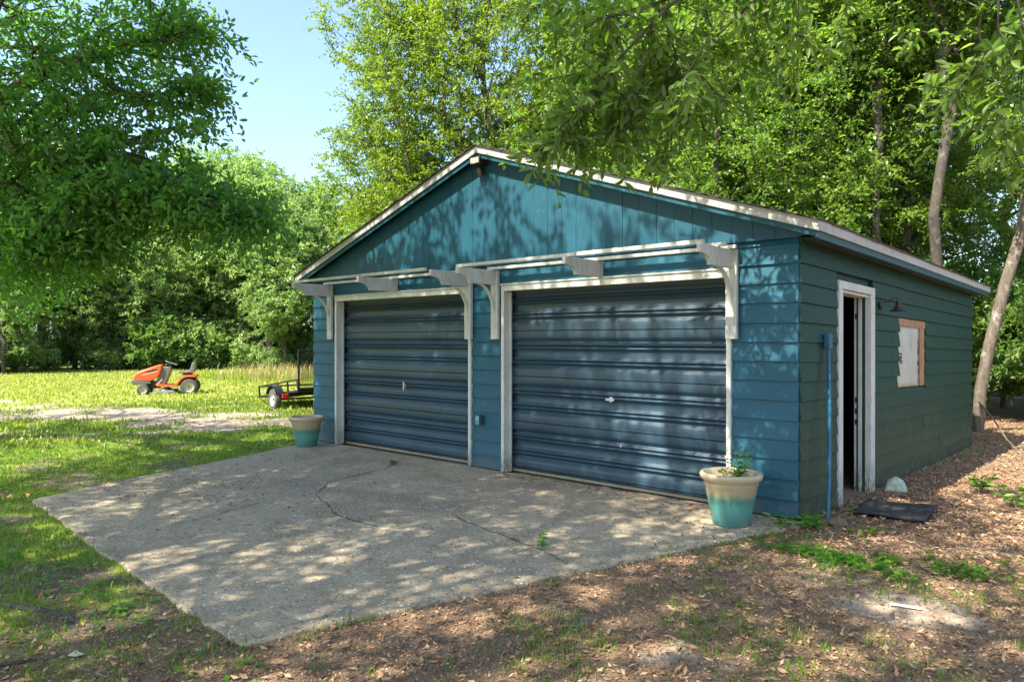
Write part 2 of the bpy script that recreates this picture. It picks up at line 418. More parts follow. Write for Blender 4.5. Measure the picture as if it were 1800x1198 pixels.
# ================================================================== GARAGE
W, L, S = 7.70, 7.44, .1759
SH = .0202
def gx(x, y, z): return (x, y, z - SH*max(0., y))                 # the building has settled towards the back
garage = empty('garage'); tag(garage, 'dark teal two-bay garage with ribbed roll-up doors and low gable roof', 'garage')
RIDGE_X, RIDGE_Z, PITCH, OH = -W/2, 4.01, 1/3., .20
def roof_z(x): return RIDGE_Z - PITCH*abs(x - RIDGE_X)
ROW = lambda k: (13-k)*S
# openings (front): x ranges of the two door holes, height
DR = (-3.53, -.667); DL = (-7.03, -4.147); DH = 2.19
# ---- front wall backing and boards
fw = MB()
fw.box(-W+.01, DL[0]-.045, .03, .12, 0, 2.55); fw.box(DL[1]+.045, DR[0]-.045, .03, .12, 0, 2.55)
fw.box(DR[1]+.045, -.01, .03, .12, 0, 2.55); fw.box(DL[0]-.045, DL[1]+.045, .03, .12, 2.26, 2.55); fw.box(DR[0]-.045, DR[1]+.045, .03, .12, 2.26, 2.55)
front = fw.build('front_wall', M['teal_trim'], garage, gx)
rb = random.Random(11)
def lap_front(x0, x1, z0, h=S, zt=None):
    t0 = .026 + rb.uniform(-.003, .004); dz = rb.uniform(-.002, .002); sag = rb.uniform(-.003, .003)
    zt = zt if zt else z0 + h + .022
    prof = [(-t0+.03, z0+dz), (.029, z0+dz), (.029, zt), (.02, zt)]
    prof = [(-t0, z0+dz), (.027, z0+dz), (.027, zt), (-.002, zt)]
    b = MB(); b.prism(prof, lambda p, q, t: (t, p, q + (sag if t == x1 else 0)), x0, x1)
    return b.build('siding_board', M['teal'], front, gx, bevel=.0025)
for k in range(1, 14):
    z = ROW(k) if k < 13 else .012
    hh = S if k < 13 else S-.012
    lap_front(-W, DL[0]-.047, z, hh); lap_front(DL[1]+.047, DR[0]-.047, z, hh); lap_front(DR[1]+.047, 0., z, hh)
for k, splits in ((0, (-W, -5.2, -2.76, 0.)), (-1, (-W, -6.4, -3.96, -1.5, 0.))):
    for a, c in zip(splits[:-1], splits[1:]):
        lap_front(a+.001, c-.001, ROW(k), S, 2.515 if k == -1 else None)
# ---- side wall backing and boards
DYo = (1.08, 1.976); DYc = (.95, 2.11); DZ = 2.13
WY = (3.14, 4.38); WZ = (1.09, 1.93)
sw = MB()
sw.box(-.12, -.03, .125, DYo[0], -.06, 2.56); sw.box(-.12, -.03, DYo[1], WY[0], -.06, 2.56); sw.box(-.12, -.03, WY[1], L, -.06, 2.56)
sw.box(-.12, -.03, DYo[0], DYo[1], DZ, 2.56); sw.box(-.12, -.03, WY[0], WY[1], -.06, WZ[0]); sw.box(-.12, -.03, WY[0], WY[1], WZ[1], 2.56)
side = sw.build('side_wall', M['teal_side'], garage, gx)
def lap_side(y0, y1, z0, h=S, zt=None):
    t0 = .026 + rb.uniform(-.004, .005); dz = rb.uniform(-.0025, .0025); sag = rb.uniform(-.004, .004)
    zt = zt if zt else z0 + h + .022
    prof = [(t0, z0+dz), (-.027, z0+dz), (-.027, zt), (.002, zt)]
    b = MB(); b.prism(prof, lambda p, q, t: (p, t, q + (sag if t == y1 else 0)), y0, y1)
    return b.build('siding_board', M['teal_side'], side, gx, bevel=.0025)
for k in range(-1, 14):
    z = ROW(k) if k < 13 else -.05
    h = S if k < 13 else S+.05
    zt = 2.575 if k == -1 else None
    segs = [(.0, L)]
    if z < DZ+.08:
        segs = [(.0, DYc[0]-.002), (DYc[1]+.002, L)]
    out = []
    for a, c in segs:
        if z + h > WZ[0]+.02 and z < WZ[1]-.03 and a < WY[0] < c:
            j = .003*rb.uniform(-1, 1) + (-.06 if k == 7 else 0)
            out += [(a, WY[0]+j), (WY[1]+.01*rb.uniform(-1, 1), c)]
        else: out.append((a, c))
    for a, c in out:
        if c - a > 3.9:
            m = a + (c-a)*rb.uniform(.4, .65)
            lap_side(a, m-.001, z, h, zt); lap_side(m+.001, c, z, h, zt)
        elif c > a: lap_side(a, c, z, h, zt)
# ---- the two walls out of sight, floor, corner post
MB().box(-W, -W+.1, .125, L-.13, -.06, 2.55).build('wall_panel', M['teal_side'], garage, gx)
MB().box(-W, -.03, L-.125, L-.005, -.06, 2.55).build('wall_panel', M['teal_side'], garage, gx)
MB().box(-W+.105, -.125, .125, L-.13, -.10, -.012).build('floor', M['concrete_in'], garage, gx)
b = MB(); b.prism([(-W+.1, 2.56), (-.12, 2.56), (RIDGE_X, roof_z(RIDGE_X)-.14)], lambda p, q, t: (p, t, q), L-.11, L-.02); b.build('rear_gable', M['teal_side'], garage, gx)
MB().box(-.026, -.002, .0, .024, 0, 2.5).build('corner_post', M['teal_trim'], garage, gx)
# footing visible below the side boards
MB().box(-.10, .012, .03, L-.02, -.28, -.055).build('footing', M['concrete'], garage, gx)
# ---- gable planks (grooved boards standing on the trim line)
gab = MB(); gab.prism([(-W+.02, 2.52), (-.02, 2.52), (RIDGE_X, roof_z(RIDGE_X)-.16)], lambda p, q, t: (p, t, q), .03, .1)
gable = gab.build('gable', M['teal_trim'], garage)
pw = .2032; x = -W - .02; i = 0
while x < .02:
    x1 = min(x + pw, .02)
    a, c = x + .0014, x1 - .0014
    za, zc = roof_z(a)-.125, roof_z(c)-.125
    if min(za, zc) > 2.53:
        y0 = -.046 + rb.uniform(-.0015, .0015)
        poly = [(a, 2.508), (c, 2.508), (c, zc), (a, za)]
        if a < RIDGE_X < c: poly = [(a, 2.508), (c, 2.508), (c, zc), (RIDGE_X, roof_z(RIDGE_X)-.125), (a, za)]
        q = MB(); q.prism(poly, lambda p, qq, t: (p, t, qq), y0, -.012)
        q.build('plank', M['teal_plank'], gable, bevel=.0018)
    x = x1; i += 1
MB().prism([(-W-.02, 2.515), (.02, 2.515), (RIDGE_X, roof_z(RIDGE_X)-.13)], lambda p, q, t: (p, t, q), -.011, .029).build('groove_backing', M['teal_trim'], gable)
# ---- roof: decks, shingle courses, rake boards, fascia, soffit
YF, YB = -OH, L + .16
for s in (-1, 1):
    def sl(u, y, dz): # u metres along the slope from the ridge (horizontal), s side
        return (RIDGE_X + s*u, y, RIDGE_Z - PITCH*u + dz)
    U = W/2 + .22
    def rx(x, y, z): return gx(x, y, z)
    b = MB(); b.prism([(.0, -.035), (U, -.035), (U, -.075), (0., -.075)], lambda p, q, t: sl(p, t, q), YF+.022, YB)
    deck = b.build('roof_deck', M['soffit'], garage, gx)
    nc = 28; ro = MB(); rr = random.Random(5)
    for c in range(nc):                                           # overlapping courses, ragged along the rake
        u1 = U + .035 - c*(U/nc); u0 = u1 - U/nc - .05
        ys = [YF-.028]
        while ys[-1] < YB: ys.append(ys[-1] + rr.uniform(.28, .36))
        for y0, y1 in zip(ys[:-1], ys[1:]):
            e = rr.uniform(-.006, .006); th = rr.uniform(.0, .006)
            ro.prism([(max(u0, 0), -.032), (u1+e, -.032), (u1+e, -.018+th), (max(u0, 0), -.026)], lambda p, q, t: sl(p, t, q), y0+.002, y1)
    shg = ro.build('shingle_courses', M['shingle'], garage, gx); shg['kind'] = 'stuff'
    # rake: white trim over teal board
    b = MB(); b.prism([(0 if s > 0 else .0, -.034), (U+.02, -.034), (U+.02, -.122), (0, -.122)], lambda p, q, t: sl(p, t, q), YF, YF+.02)
    b.build('rake_trim', M['fascia'], garage, bevel=.003)
    b = MB(); b.prism([(.0, -.078), (U+.005, -.078), (U+.005, -.178), (0, -.178)], lambda p, q, t: sl(p, t, q), YF+.0225, YF+.045)
    b.build('rake_board', M['teal_trim'], garage, bevel=.003)
    # rake soffit
    b = MB(); b.prism([(.02, -.0765), (U-.03, -.0765), (U-.03, -.09), (.02, -.09)], lambda p, q, t: sl(p, t, q), YF+.047, -.047)
    b.build('rake_soffit', M['teal_trim'], garage)
    # boxed end of the eave at the front corner
    xo = .0 if s > 0 else -W
    b = MB(); b.prism([(0, 2.51), (.20, 2.535), (.20, roof_z(.2)-.09), (0, roof_z(0)-.09)], lambda p, q, t: (p if s > 0 else -W-p, t, q), -.06, -.03)
    b.build('eave_return', M['teal_trim'], garage)
    # eave fascia (white, streaked) and teal board under it
    xe = (RIDGE_X + s*(U+.001)); ze = RIDGE_Z - PITCH*U
    yy = [YF+.021, 2.5, 4.9, YB]
    for a, c in zip(yy[:-1], yy[1:]):
        b = MB(); b.box(min(xe, xe+s*.02), max(xe, xe+s*.02), a+.001, c-.001, ze-.125, ze-.034); b.build('fascia_board', M['fascia'], garage, gx, bevel=.003)
    b = MB(); b.box(min(xe-s*.03, xe-s*.002), max(xe-s*.03, xe-s*.002), YF+.046, YB, ze-.185, ze-.08); b.build('sub_fascia', M['teal_trim'], garage, gx)
    b = MB(); b.box(min(xo, xe-s*.031), max(xo, xe-s*.031), .03, YB-.1, ze-.155, ze-.14); b.build('eave_soffit', M['soffit'], garage, gx)
# ---- roll-up doors
P = .5455
def prof_depth(u):                                                # u: distance from a seam; proud = negative y
    u = abs(((u + P/2) % P) - P/2)
    knots = [(0, 0), (.002, .0), (.005, -.034), (.082, -.034), (.094, -.030), (.122, -.003), (.130, 0), (.138, -.003), (.158, -.026), (.166, -.03), (.174, -.026), (.1855, -.010), (.197, -.026), (.205, -.03), (.213, -.026), (.233, -.003), (.241, 0), (P/2, 0)]
    for (a, d0), (c, d1) in zip(knots[:-1], knots[1:]):
        if a <= u <= c: return d0 + (d1-d0)*(u-a)/max(1e-6, c-a)
    return 0
KN = [0, .002, .005, .04, .082, .094, .122, .130, .138, .158, .166, .174, .1855, .197, .205, .213, .233, .241, P/2]
def make_door(x0, x1, z_top, handle_x, turned, label):
    y = .145
    d = MB(); d.box(x0+.003, x1-.003, y-.022, y+.02, .004, .05)
    dr = d.build('garage_door', M['door_bottom'], garage, bevel=.004); dr['label'] = label
    seams = [.075 + P*k for k in range(-1, 5)]
    rr = random.Random(int(-x0*10))
    for a, c in zip(seams[:-1], seams[1:]):
        zs = sorted(set([round(a+k, 5) for k in KN] + [round(c-k, 5) for k in KN]))
        zs = [z for z in zs if .045 <= z <= z_top]
        if len(zs) < 2: continue
        if zs[0] > .045 and a < .045: zs = [.045] + zs
        nx = 24; vs = []; fs = []
        dents = [(rr.uniform(x0, x1), rr.uniform(a, c), rr.uniform(.25, .6), rr.uniform(-.004, .004)) for _ in range(6)]
        for iz, z in enumerate(zs):
            for ix in range(nx+1):
                x = x0 + (x1-x0)*ix/nx
                dd = sum(h*math.exp(-((x-px)**2 + (z-pz)**2*3)/(r_*r_)) for px, pz, r_, h in dents)
                wob = .0014*math.sin(x*3.1 + a*9)
                vs.append((x, y - .02 + prof_depth(z-.075) + dd, z + wob*.6))
        m = nx+1
        for iz in range(len(zs)-1):
            for ix in range(nx): fs.append((iz*m+ix, iz*m+ix+1, (iz+1)*m+ix+1, (iz+1)*m+ix))
        q = MB(); q.add(vs, fs); o = q.build('curtain_sheet', M['door'], dr, smooth=True)
        so = o.modifiers.new('thick', 'SOLIDIFY'); so.thickness = .003; so.offset = 1
    # handle
    h = MB(); h.lathe([(.0, -.02), (.03, -.02), (.03, 0), (.018, .008), (.0, .01)], 16, (0, 0, 0), 'y')
    if turned: h.box(-.055, .055, -.042, -.026, -.012, .012)
    else: h.box(-.012, .012, -.042, -.026, -.06, .06)
    h.tube([(0, -.01, 0), (0, -.04, 0)], .009, 8)
    h.build('door_handle', M['zinc'], dr, loc=(handle_x, y-.045, .955), bevel=.002)
    for zz in ((.46,) if turned else ()):
        MB().lathe([(0, -.012), (.012, -.012), (.014, 0), (0, .0)], 10, (0, 0, 0), 'y').build('lock_cylinder', M['zinc'], dr, loc=(handle_x+.12, y-.04, zz))
    # black sheet standing in for the dark space over and behind the door
    MB().box(x0-.02, x1+.02, y+.03, y+.05, 0.0, z_top+.1).build('door_dark_sheet', M['black_metal'], dr)
    return dr
make_door(DR[0]-.02, DR[1]+.02, 2.24, -2.06, True, 'wide blue-grey ribbed roll-up door with its handle turned flat')
make_door(DL[0]-.02, DL[1]+.02, 2.24, -5.55, False, 'blue-grey ribbed roll-up door with upright handle, half in shade')
for (x0, x1) in (DR, DL):                                          # casings and reveals
    for xa, xb in ((x0-.045, x0), (x1, x1+.045)):
        MB().box(xa, xb, -.045, .006, .0, 2.19).build('door_casing', M['white'], garage, bevel=.004)
    MB().box(x0-.045, x1+.045, -.047, .006, 2.1905, 2.262).build('door_casing', M['white'], garage, bevel=.004)
    MB().box(x0-.05, x1+.05, -.062, -.002, 2.2625, 2.279).build('drip_cap', M['white'], garage, bevel=.003)
    for xa, xb in ((x0-.03, x0-.001), (x1+.001, x1+.03)):
        MB().box(xa, xb, .0065, .10, 0, 2.19).build('door_jamb', M['white'], garage, bevel=.003)
    for xa, xb in ((x0+.0, x0+.022), (x1-.022, x1-.0)):
        MB().box(xa, xb, .055, .085, 0, 2.18).build('door_stop', M['white'], garage, bevel=.003)
    MB().box(x0-.03, x1+.03, .0065, .10, 2.191, 2.24).build('door_jamb', M['wood_raw'], garage)
# ---- man door on the side: casings, deep jamb with strike holes, door swung in
sd = [('door_casing', (.006, .034, DYc[0], DYo[0]-.05, -.07, DZ+.08)), ('door_casing', (.006, .034, DYo[1]+.03, DYc[1]-.0, -.09, DZ+.08)),
      ('door_casing', (.006, .034, DYo[0]-.049, DYo[1]+.029, DZ, DZ+.08))]
for nm, (a, c, d, e, f_, g_) in sd: MB().box(a, c, d, e, f_, g_).build(nm, M['white'], garage, gx, bevel=.004)
for nm, bx in (('door_jamb', (-.145, .030, DYo[1]+.002, DYo[1]+.029, -.06, DZ-.002)), ('door_jamb', (-.145, .030, DYo[0]-.049, DYo[0]-.002, -.06, DZ-.002)), ('door_jamb', (-.145, .005, DYo[0]-.002, DYo[1]+.002, DZ-.03, DZ-.003))):
    MB().box(*bx).build(nm, M['white'], garage, gx, bevel=.003)
MB().box(-.10, -.062, DYo[1]-.012, DYo[1]+.0015, -.055, DZ-.032).build('door_stop', M['white'], garage, gx, bevel=.003)
for z in (.98, .86, .74, 1.9):
    MB().box(-.135, -.112, DYo[1]-.001, DYo[1]+.004, z-.03, z+.03).build('strike_plate', M['black_metal'], garage, gx)
MB().box(-.30, .06, DYo[0]-.04, DYo[1]+.02, -.2, -.052).build('door_sill', M['concrete'], garage, gx, bevel=.01)
d = MB().box(-.99, -.15, DYo[0]-.045, DYo[0]-.006, -.03, 2.08).build('open_door', M['white'], garage, gx); d['label'] = 'white door swung open into the dark inside'
# ---- boarded window: raw frame, wrapped sheet
for nm, bx in (('window_frame', (-.03, .012, WY[0], WY[1], WZ[1]-.09, WZ[1])), ('window_frame', (-.03, .012, WY[1]-.25, WY[1]-.11, WZ[0], WZ[1]-.091)), ('window_frame', (-.03, .004, WY[1]-.109, WY[1], WZ[0], WZ[1]-.091))):
    MB().box(*bx).build(nm, M['wood_raw'], garage, gx, bevel=.003)
t = NT('house_wrap_sheet'); v = t.coords(); n = t.noise(3, 5, .65, v)
t.col(t.ramp(n, [(.3, (.40, .40, .32)), (.7, (.60, .60, .50))])); t.rough(.5); t.bump(n, .4, .02); M['wrap'] = t.m
wv = []; wf = []; ny, nz = 10, 12; rr = random.Random(2)
for iz in range(nz+1):
    for iy in range(ny+1):
        yy = WY[0]-.01 + (WY[1]-.24-WY[0])*iy/ny; zz = WZ[0]-.0 + (WZ[1]-.08-WZ[0])*iz/nz
        wv.append((-.012 + rr.uniform(-.006, .006), yy, zz))
for iz in range(nz):
    for iy in range(ny): wf.append((iz*(ny+1)+iy, iz*(ny+1)+iy+1, (iz+1)*(ny+1)+iy+1, (iz+1)*(ny+1)+iy))
wrap = MB().add(wv, wf).build('wrap_sheet', M['wrap'], garage, gx, smooth=True)
so = wrap.modifiers.new('t', 'SOLIDIFY'); so.thickness = .003
# fragments of print on the sheet: part of two letters at its left edge, a dashed column at its right edge
ink = simple('black_print', (.03, .03, .03), .6)
pm = MB()
def stroke(y0, z0, y1, z1, w=.016):
    dy, dz = y1-y0, z1-z0; l_ = math.hypot(dy, dz); ny_, nz_ = -dz/l_*w/2, dy/l_*w/2
    pm.add([(.0, y0+ny_, z0+nz_), (.0, y1+ny_, z1+nz_), (.0, y1-ny_, z1-nz_), (.0, y0-ny_, z0-nz_)], [(0, 1, 2, 3)])
y0, z0 = WY[0]+.03, 1.40
for (a, bb, c, dd) in ((0, .10, .15, .10), (.02, .0, .02, .10), (.13, .10, .13, .05), (.03, .06, .15, .055), (.06, .06, .06, -.02), (.06, -.02, .11, .06), (.11, .06, .11, -.02), (.14, .02, .17, -.02), (.14, -.02, .17, .02)):
    stroke(y0+a, z0+bb, y0+c, z0+dd)
yr = WY[1]-.275
for (za, zb) in ((1.62, 1.66), (1.50, 1.60), (1.35, 1.40), (1.24, 1.31)): stroke(yr, za, yr, zb, .03)
stroke(yr-.02, 1.42, yr-.02, 1.36, .02)
pm.build('print_fragment', ink, garage, gx)
# plywood behind so that the hole is closed
MB().box(-.05, -.032, WY[0]-.05, WY[1]+.05, WZ[0]-.05, WZ[1]+.05).build('window_backing', M['wood_raw'], garage, gx)

# ================================================================== FIXTURES ON THE GARAGE
# arbours over the two doors
def arbour(x_posts, x_mid, slats, label):
    root = empty('door_arbor', ((x_posts[0]+x_posts[1])/2, 0, 1.61)); tag(root, label, 'arbor')
    off = Vector(root.location)
    def lx(x, y, z): return (x-off.x, y-off.y, z-off.z)
    TOP = 2.445
    arm_prof = [(-.05, TOP), (-.69, TOP), (-.70, TOP-.02), (-.70, TOP-.075), (-.64, TOP-.085)]
    for k in range(1, 8):
        a = k/8*math.pi/2; arm_prof.append((-.64 + .13*math.sin(a), TOP-.085 - .085*(1-math.cos(a))))
    arm_prof += [(-.505, TOP-.175), (-.05, TOP-.175)]
    for x in list(x_posts) + [x_mid]:
        y_in = -.078 if x in x_posts else -.03
        pr = [((y_in if p > -.06 else p), q) for p, q in arm_prof]
        b = MB(); b.prism(pr, lambda p, q, t: (t, p, q), x-.021, x+.021); b.build('arm', M['white_old'], root, lx, bevel=.004)
    for x in x_posts:
        MB().box(x-.055, x+.055, -.077, -.031, 1.61, 2.443).build('post', M['white_old'], root, lx, bevel=.004)
        arc = []
        for k in range(11):                                        # curved brace from post up to arm
            a = k/10*math.pi/2; arc.append((-.40 + .322*math.sin(a) , 1.92 + .349*math.cos(a)))
        out = [(p, q) for p, q in arc]; inn = []
        for k in range(10, -1, -1):
            a = k/10*math.pi/2; inn.append((-.40 + .27*math.sin(a), 1.90 + .30*math.cos(a)) if 0 < k < 10 else ((-.40, 2.2) if k == 0 else (-.13, 1.88)))
        pts = [(-.085, 1.93)]
        arc2 = []
        for k in range(12):
            a = k/11*math.pi/2
            arc2.append((-.0775 - .27*(1-math.cos(a)), 1.94 + .33*math.sin(a)))
        # band between two arcs
        o_, i_ = [], []
        for k in range(12):
            a = k/11*math.pi/2
            o_.append((-.078 - .31*(1-math.cos(a)), 1.86 + .409*math.sin(a)))
            i_.append((-.078 - .26*(1-math.cos(a)), 1.93 + .339*math.sin(a)))
        b = MB(); b.prism(o_ + i_[::-1], lambda p, q, t: (t, p, q), x-.019, x+.019); b.build('brace', M['white_old'], root, lx, bevel=.003)
    for (xa, xb, y, dz) in slats:
        b = MB(); n = 6
        b.box(xa, xb, y-.021, y+.021, TOP+.0005, TOP+.036+dz); b.build('slat', M['white_old'], root, lx, bevel=.004)
    return root
arbour((-7.185, -4.125), -5.58, [(-7.26, -5.62, -.62, .0), (-5.60, -4.30, -.615, .002), (-7.24, -4.05, -.12, 0)], 'white curved-bracket arbor over the shaded door beside the empty pot')
arbour((-3.662, -.605), -2.10, [(-3.74, -2.0, -.62, .0), (-1.99, -.60, -.62, .004), (-3.72, -.53, -.12, 0), (-.80, -.52, -.35, 0)], 'white curved-bracket arbor over the wide door beside the planted pot')
# floodlight under the gable peak
fl = empty('flood_light', (-3.85, -.05, 3.79)); tag(fl, 'small bronze floodlight with motion sensor under the gable peak', 'flood light')
MB().lathe([(0, 0), (.055, 0), (.055, -.02), (.03, -.03), (0, -.03)], 20, (0, 0, 0), 'y').build('base_plate', M['bronze'], fl)
b = MB(); b.prism([(-.16, .045), (-.05, .06), (-.05, -.055), (-.155, -.04)], lambda p, q, t: (t, p, q), -.10, .07); b.build('lamp_head', M['bronze'], fl, bevel=.008)
MB().add([(-.085, -.1625, .035), (.055, -.1625, .035), (.055, -.158, -.03), (-.085, -.158, -.03)], [(0, 1, 2, 3)]).build('lens', M['lens'], fl)
MB().tube([(0, -.02, -.02), (0, -.06, -.07)], .016, 8).build('swivel', M['bronze'], fl)
b = MB(); b.prism([(-.03, .0), (-.11, -.04), (-.085, -.13), (-.02, -.1)], lambda p, q, t: (t, p, q-.05), -.03, .03); b.build('sensor', M['bronze'], fl, bevel=.006)
# outlet box on the pier
ob = empty('outlet_box', (-3.93, -.03, .61)); tag(ob, 'teal-painted weatherproof outlet box on the narrow pier between the doors', 'outlet box')
MB().box(-.036, .036, -.06, .004, -.06, .06).build('box', M['teal_trim'], ob, bevel=.006)
MB().box(-.032, .032, -.068, -.0605, -.055, .055).build('cover', simple('grey_teal_cover', (.13, .27, .27), .5), ob, bevel=.003)
MB().box(-.016, .016, -.078, -.0685, -.002, .03).build('latch', M['zinc'], ob, bevel=.003)
# barn lamp on the side wall
bl = empty('barn_lamp', (.028, 2.32, 1.99)); bl.scale = (.8, .8, .8); tag(bl, 'dark gooseneck barn lamp on the wall beside the open door', 'wall lamp')
MB().lathe([(0, 0), (.06, 0), (.06, .018), (.03, .03), (0, .03)], 20, (0, 0, 0), 'x').build('wall_plate', M['bronze'], bl)
MB().tube([(.02, 0, .02), (.09, .03, .05), (.16, .06, .10), (.20, .075, .10), (.21, .08, .06)], .009, 8).build('arm', M['bronze'], bl, smooth=True)
MB().tube([(.02, 0, -.015), (.12, .05, -.02), (.2, .08, -.005)], .005, 6).build('stay', M['bronze'], bl, smooth=True)
b = MB(); b.lathe([(.0, .065), (.022, .06), (.034, .03), (.036, -.01), (.05, -.03), (.075, -.055), (.115, -.085), (.112, -.089), (.07, -.06), (.04, -.03)], 28, (.21, .08, 0)); b.build('shade', M['bronze'], bl, smooth=True)
# blue pipe with a box on top, leaning on the side wall
bp_ = empty('blue_pipe', (.13, .24, -.06)); tag(bp_, 'thin blue-painted pipe with a box on top, leaning on the side wall', 'pipe')
MB().tube([(.04, -.02, -.06), (.02, .09, .45), (-.03, .24, 1.1), (-.077, .35, 1.6)], .016, 10).build('pipe', M['blue_pipe'], bp_, smooth=True)
MB().box(-.105, -.052, .305, .395, 1.58, 1.72).build('junction_box', M['blue_pipe'], bp_, bevel=.01)

# ================================================================== POTS
def pot(loc, s, label, planted):
    root = empty('planter_pot', loc); tag(root, label, 'pot')
    pr = [(.0, 0), (.145, 0), (.155, .012), (.175, .12), (.205, .26), (.218, .335), (.226, .345), (.226, .36), (.236, .375), (.258, .40), (.262, .425), (.255, .44), (.235, .445), (.222, .43), (.215, .40), (.20, .33)]
    b = MB(); b.lathe([(a*s, c*s) for a, c in pr], 48); b.build('pot', M['pot'], root, smooth=True)
    b = MB(); b.lathe([(.0, .352*s), (.07*s, .358*s), (.14*s, .35*s), (.2045*s, .342*s)], 24); b.build('soil', M['soil'], root, smooth=True)
    return root
pl = pot((-7.26, -.42, .001), 1.0, 'glazed pot, tan over turquoise, standing empty by the far door', False)
pr_ = pot((-.40, -.50, .001), 1.02, 'glazed pot, tan over turquoise, with a weedy green plant', True)
# ================================================================== TREES
def unit(v): return v / (np.linalg.norm(v, axis=-1, keepdims=True) + 1e-9)
def sample_crown(rs, ells, n):
    w = np.array([e[6] for e in ells], float); w /= w.sum(); k = rs.choice(len(ells), n, p=w)
    E = np.array([e[:6] for e in ells], float)[k]
    d = unit(rs.normal(size=(n, 3))); r = rs.rand(n)**.42
    return E[:, :3] + d*r[:, None]*E[:, 3:6]
def grow(rs, trunk, targets, seglen=.7, bias=.28):
    """trunk: list of xyz; grows a branching skeleton out to every target; returns nodes, parent, is_target"""
    cap = len(trunk) + len(targets)*6 + 200
    N = np.zeros((cap, 3)); par = np.full(cap, -1); plen = np.zeros(cap); tgt = np.zeros(cap, bool); n = 0
    for i, p in enumerate(trunk):
        N[n] = p; par[n] = n-1; plen[n] = 0 if n == 0 else plen[n-1] + np.linalg.norm(N[n]-N[n-1]); n += 1
    first = max(1, int(len(trunk)*.45))
    top = np.array(trunk[-1]); order = np.argsort(np.linalg.norm(targets - top, axis=1))
    for i in order:
        q = targets[i]; d = np.linalg.norm(N[first:n]-q, axis=1); j = first + int(np.argmin(d + bias*plen[first:n]))
        a = N[j]; D = np.linalg.norm(q-a); m = max(1, int(D/seglen)); last = j
        sag = rs.normal(size=3)*.10*D; sag[2] += .12*D
        for k in range(1, m+1):
            t = k/m; pt = a + (q-a)*t + sag*(t*(1-t))
            N[n] = pt; par[n] = last; plen[n] = plen[last] + D/m; last = n; n += 1
            if n >= cap-10: break
        tgt[last] = True
        if n >= cap-50: break
    N = N[:n]; par = par[:n]; tgt = tgt[:n]; cnt = np.ones(n); main = np.full(n, -1); best = np.zeros(n)
    for i in range(n-1, 0, -1): cnt[par[i]] += cnt[i]
    for i in range(1, n):
        if cnt[i] > best[par[i]]: best[par[i]] = cnt[i]; main[par[i]] = i
    k = np.arange(n)[(main >= 0) & (np.arange(n) >= len(trunk))]
    for _ in range(4): N[k] = .5*N[k] + .25*(N[par[k]] + N[main[k]])
    return N, par, tgt
def radii(par, r_tip, r0):
    n = len(par); cnt = np.ones(n)
    for i in range(n-1, 0, -1): cnt[par[i]] += cnt[i]
    e = math.log(r0/r_tip)/math.log(max(cnt[0], 2)); return r_tip*cnt**e
def tubes(A, B, ra, rb_, seg):
    """many separate tapered tubes, vectorised"""
    n = len(A); t = unit(B-A); ref = np.where(np.abs(t[:, 2:3]) < .9, np.array([[0, 0, 1.]]), np.array([[1., 0, 0]]))
    u = unit(np.cross(ref, t)); w = np.cross(t, u); an = np.arange(seg)*2*np.pi/seg
    ring = u[:, None, :]*np.cos(an)[None, :, None] + w[:, None, :]*np.sin(an)[None, :, None]
    V = np.concatenate([A[:, None, :]+ring*ra[:, None, None], B[:, None, :]+ring*rb_[:, None, None]], 1).reshape(-1, 3)
    k = np.arange(seg); f = np.stack([k, (k+1) % seg, seg+(k+1) % seg, seg+k], -1)
    F = (f[None] + (np.arange(n)*2*seg)[:, None, None]).reshape(-1, 4); return V, F
def wood(N, par, rad, thick=.03, min_r=0.0):
    i = np.arange(1, len(N)); i = i[rad[i] > min_r]; A = N[par[i]]; B = N[i]; rb2 = rad[i]; ra2 = np.minimum(rad[par[i]], rb2*1.45)
    V = []; F = []; o = 0
    for msk, seg in ((rb2 >= thick, 9), (rb2 < thick, 4)):
        if msk.any():
            ext = unit(B[msk]-A[msk])*rb2[msk][:, None]*.35
            v, f = tubes(A[msk], B[msk]+ext, ra2[msk], rb2[msk], seg); V.append(v); F.append(f+o); o += len(v)
    return np.concatenate(V), np.concatenate(F)
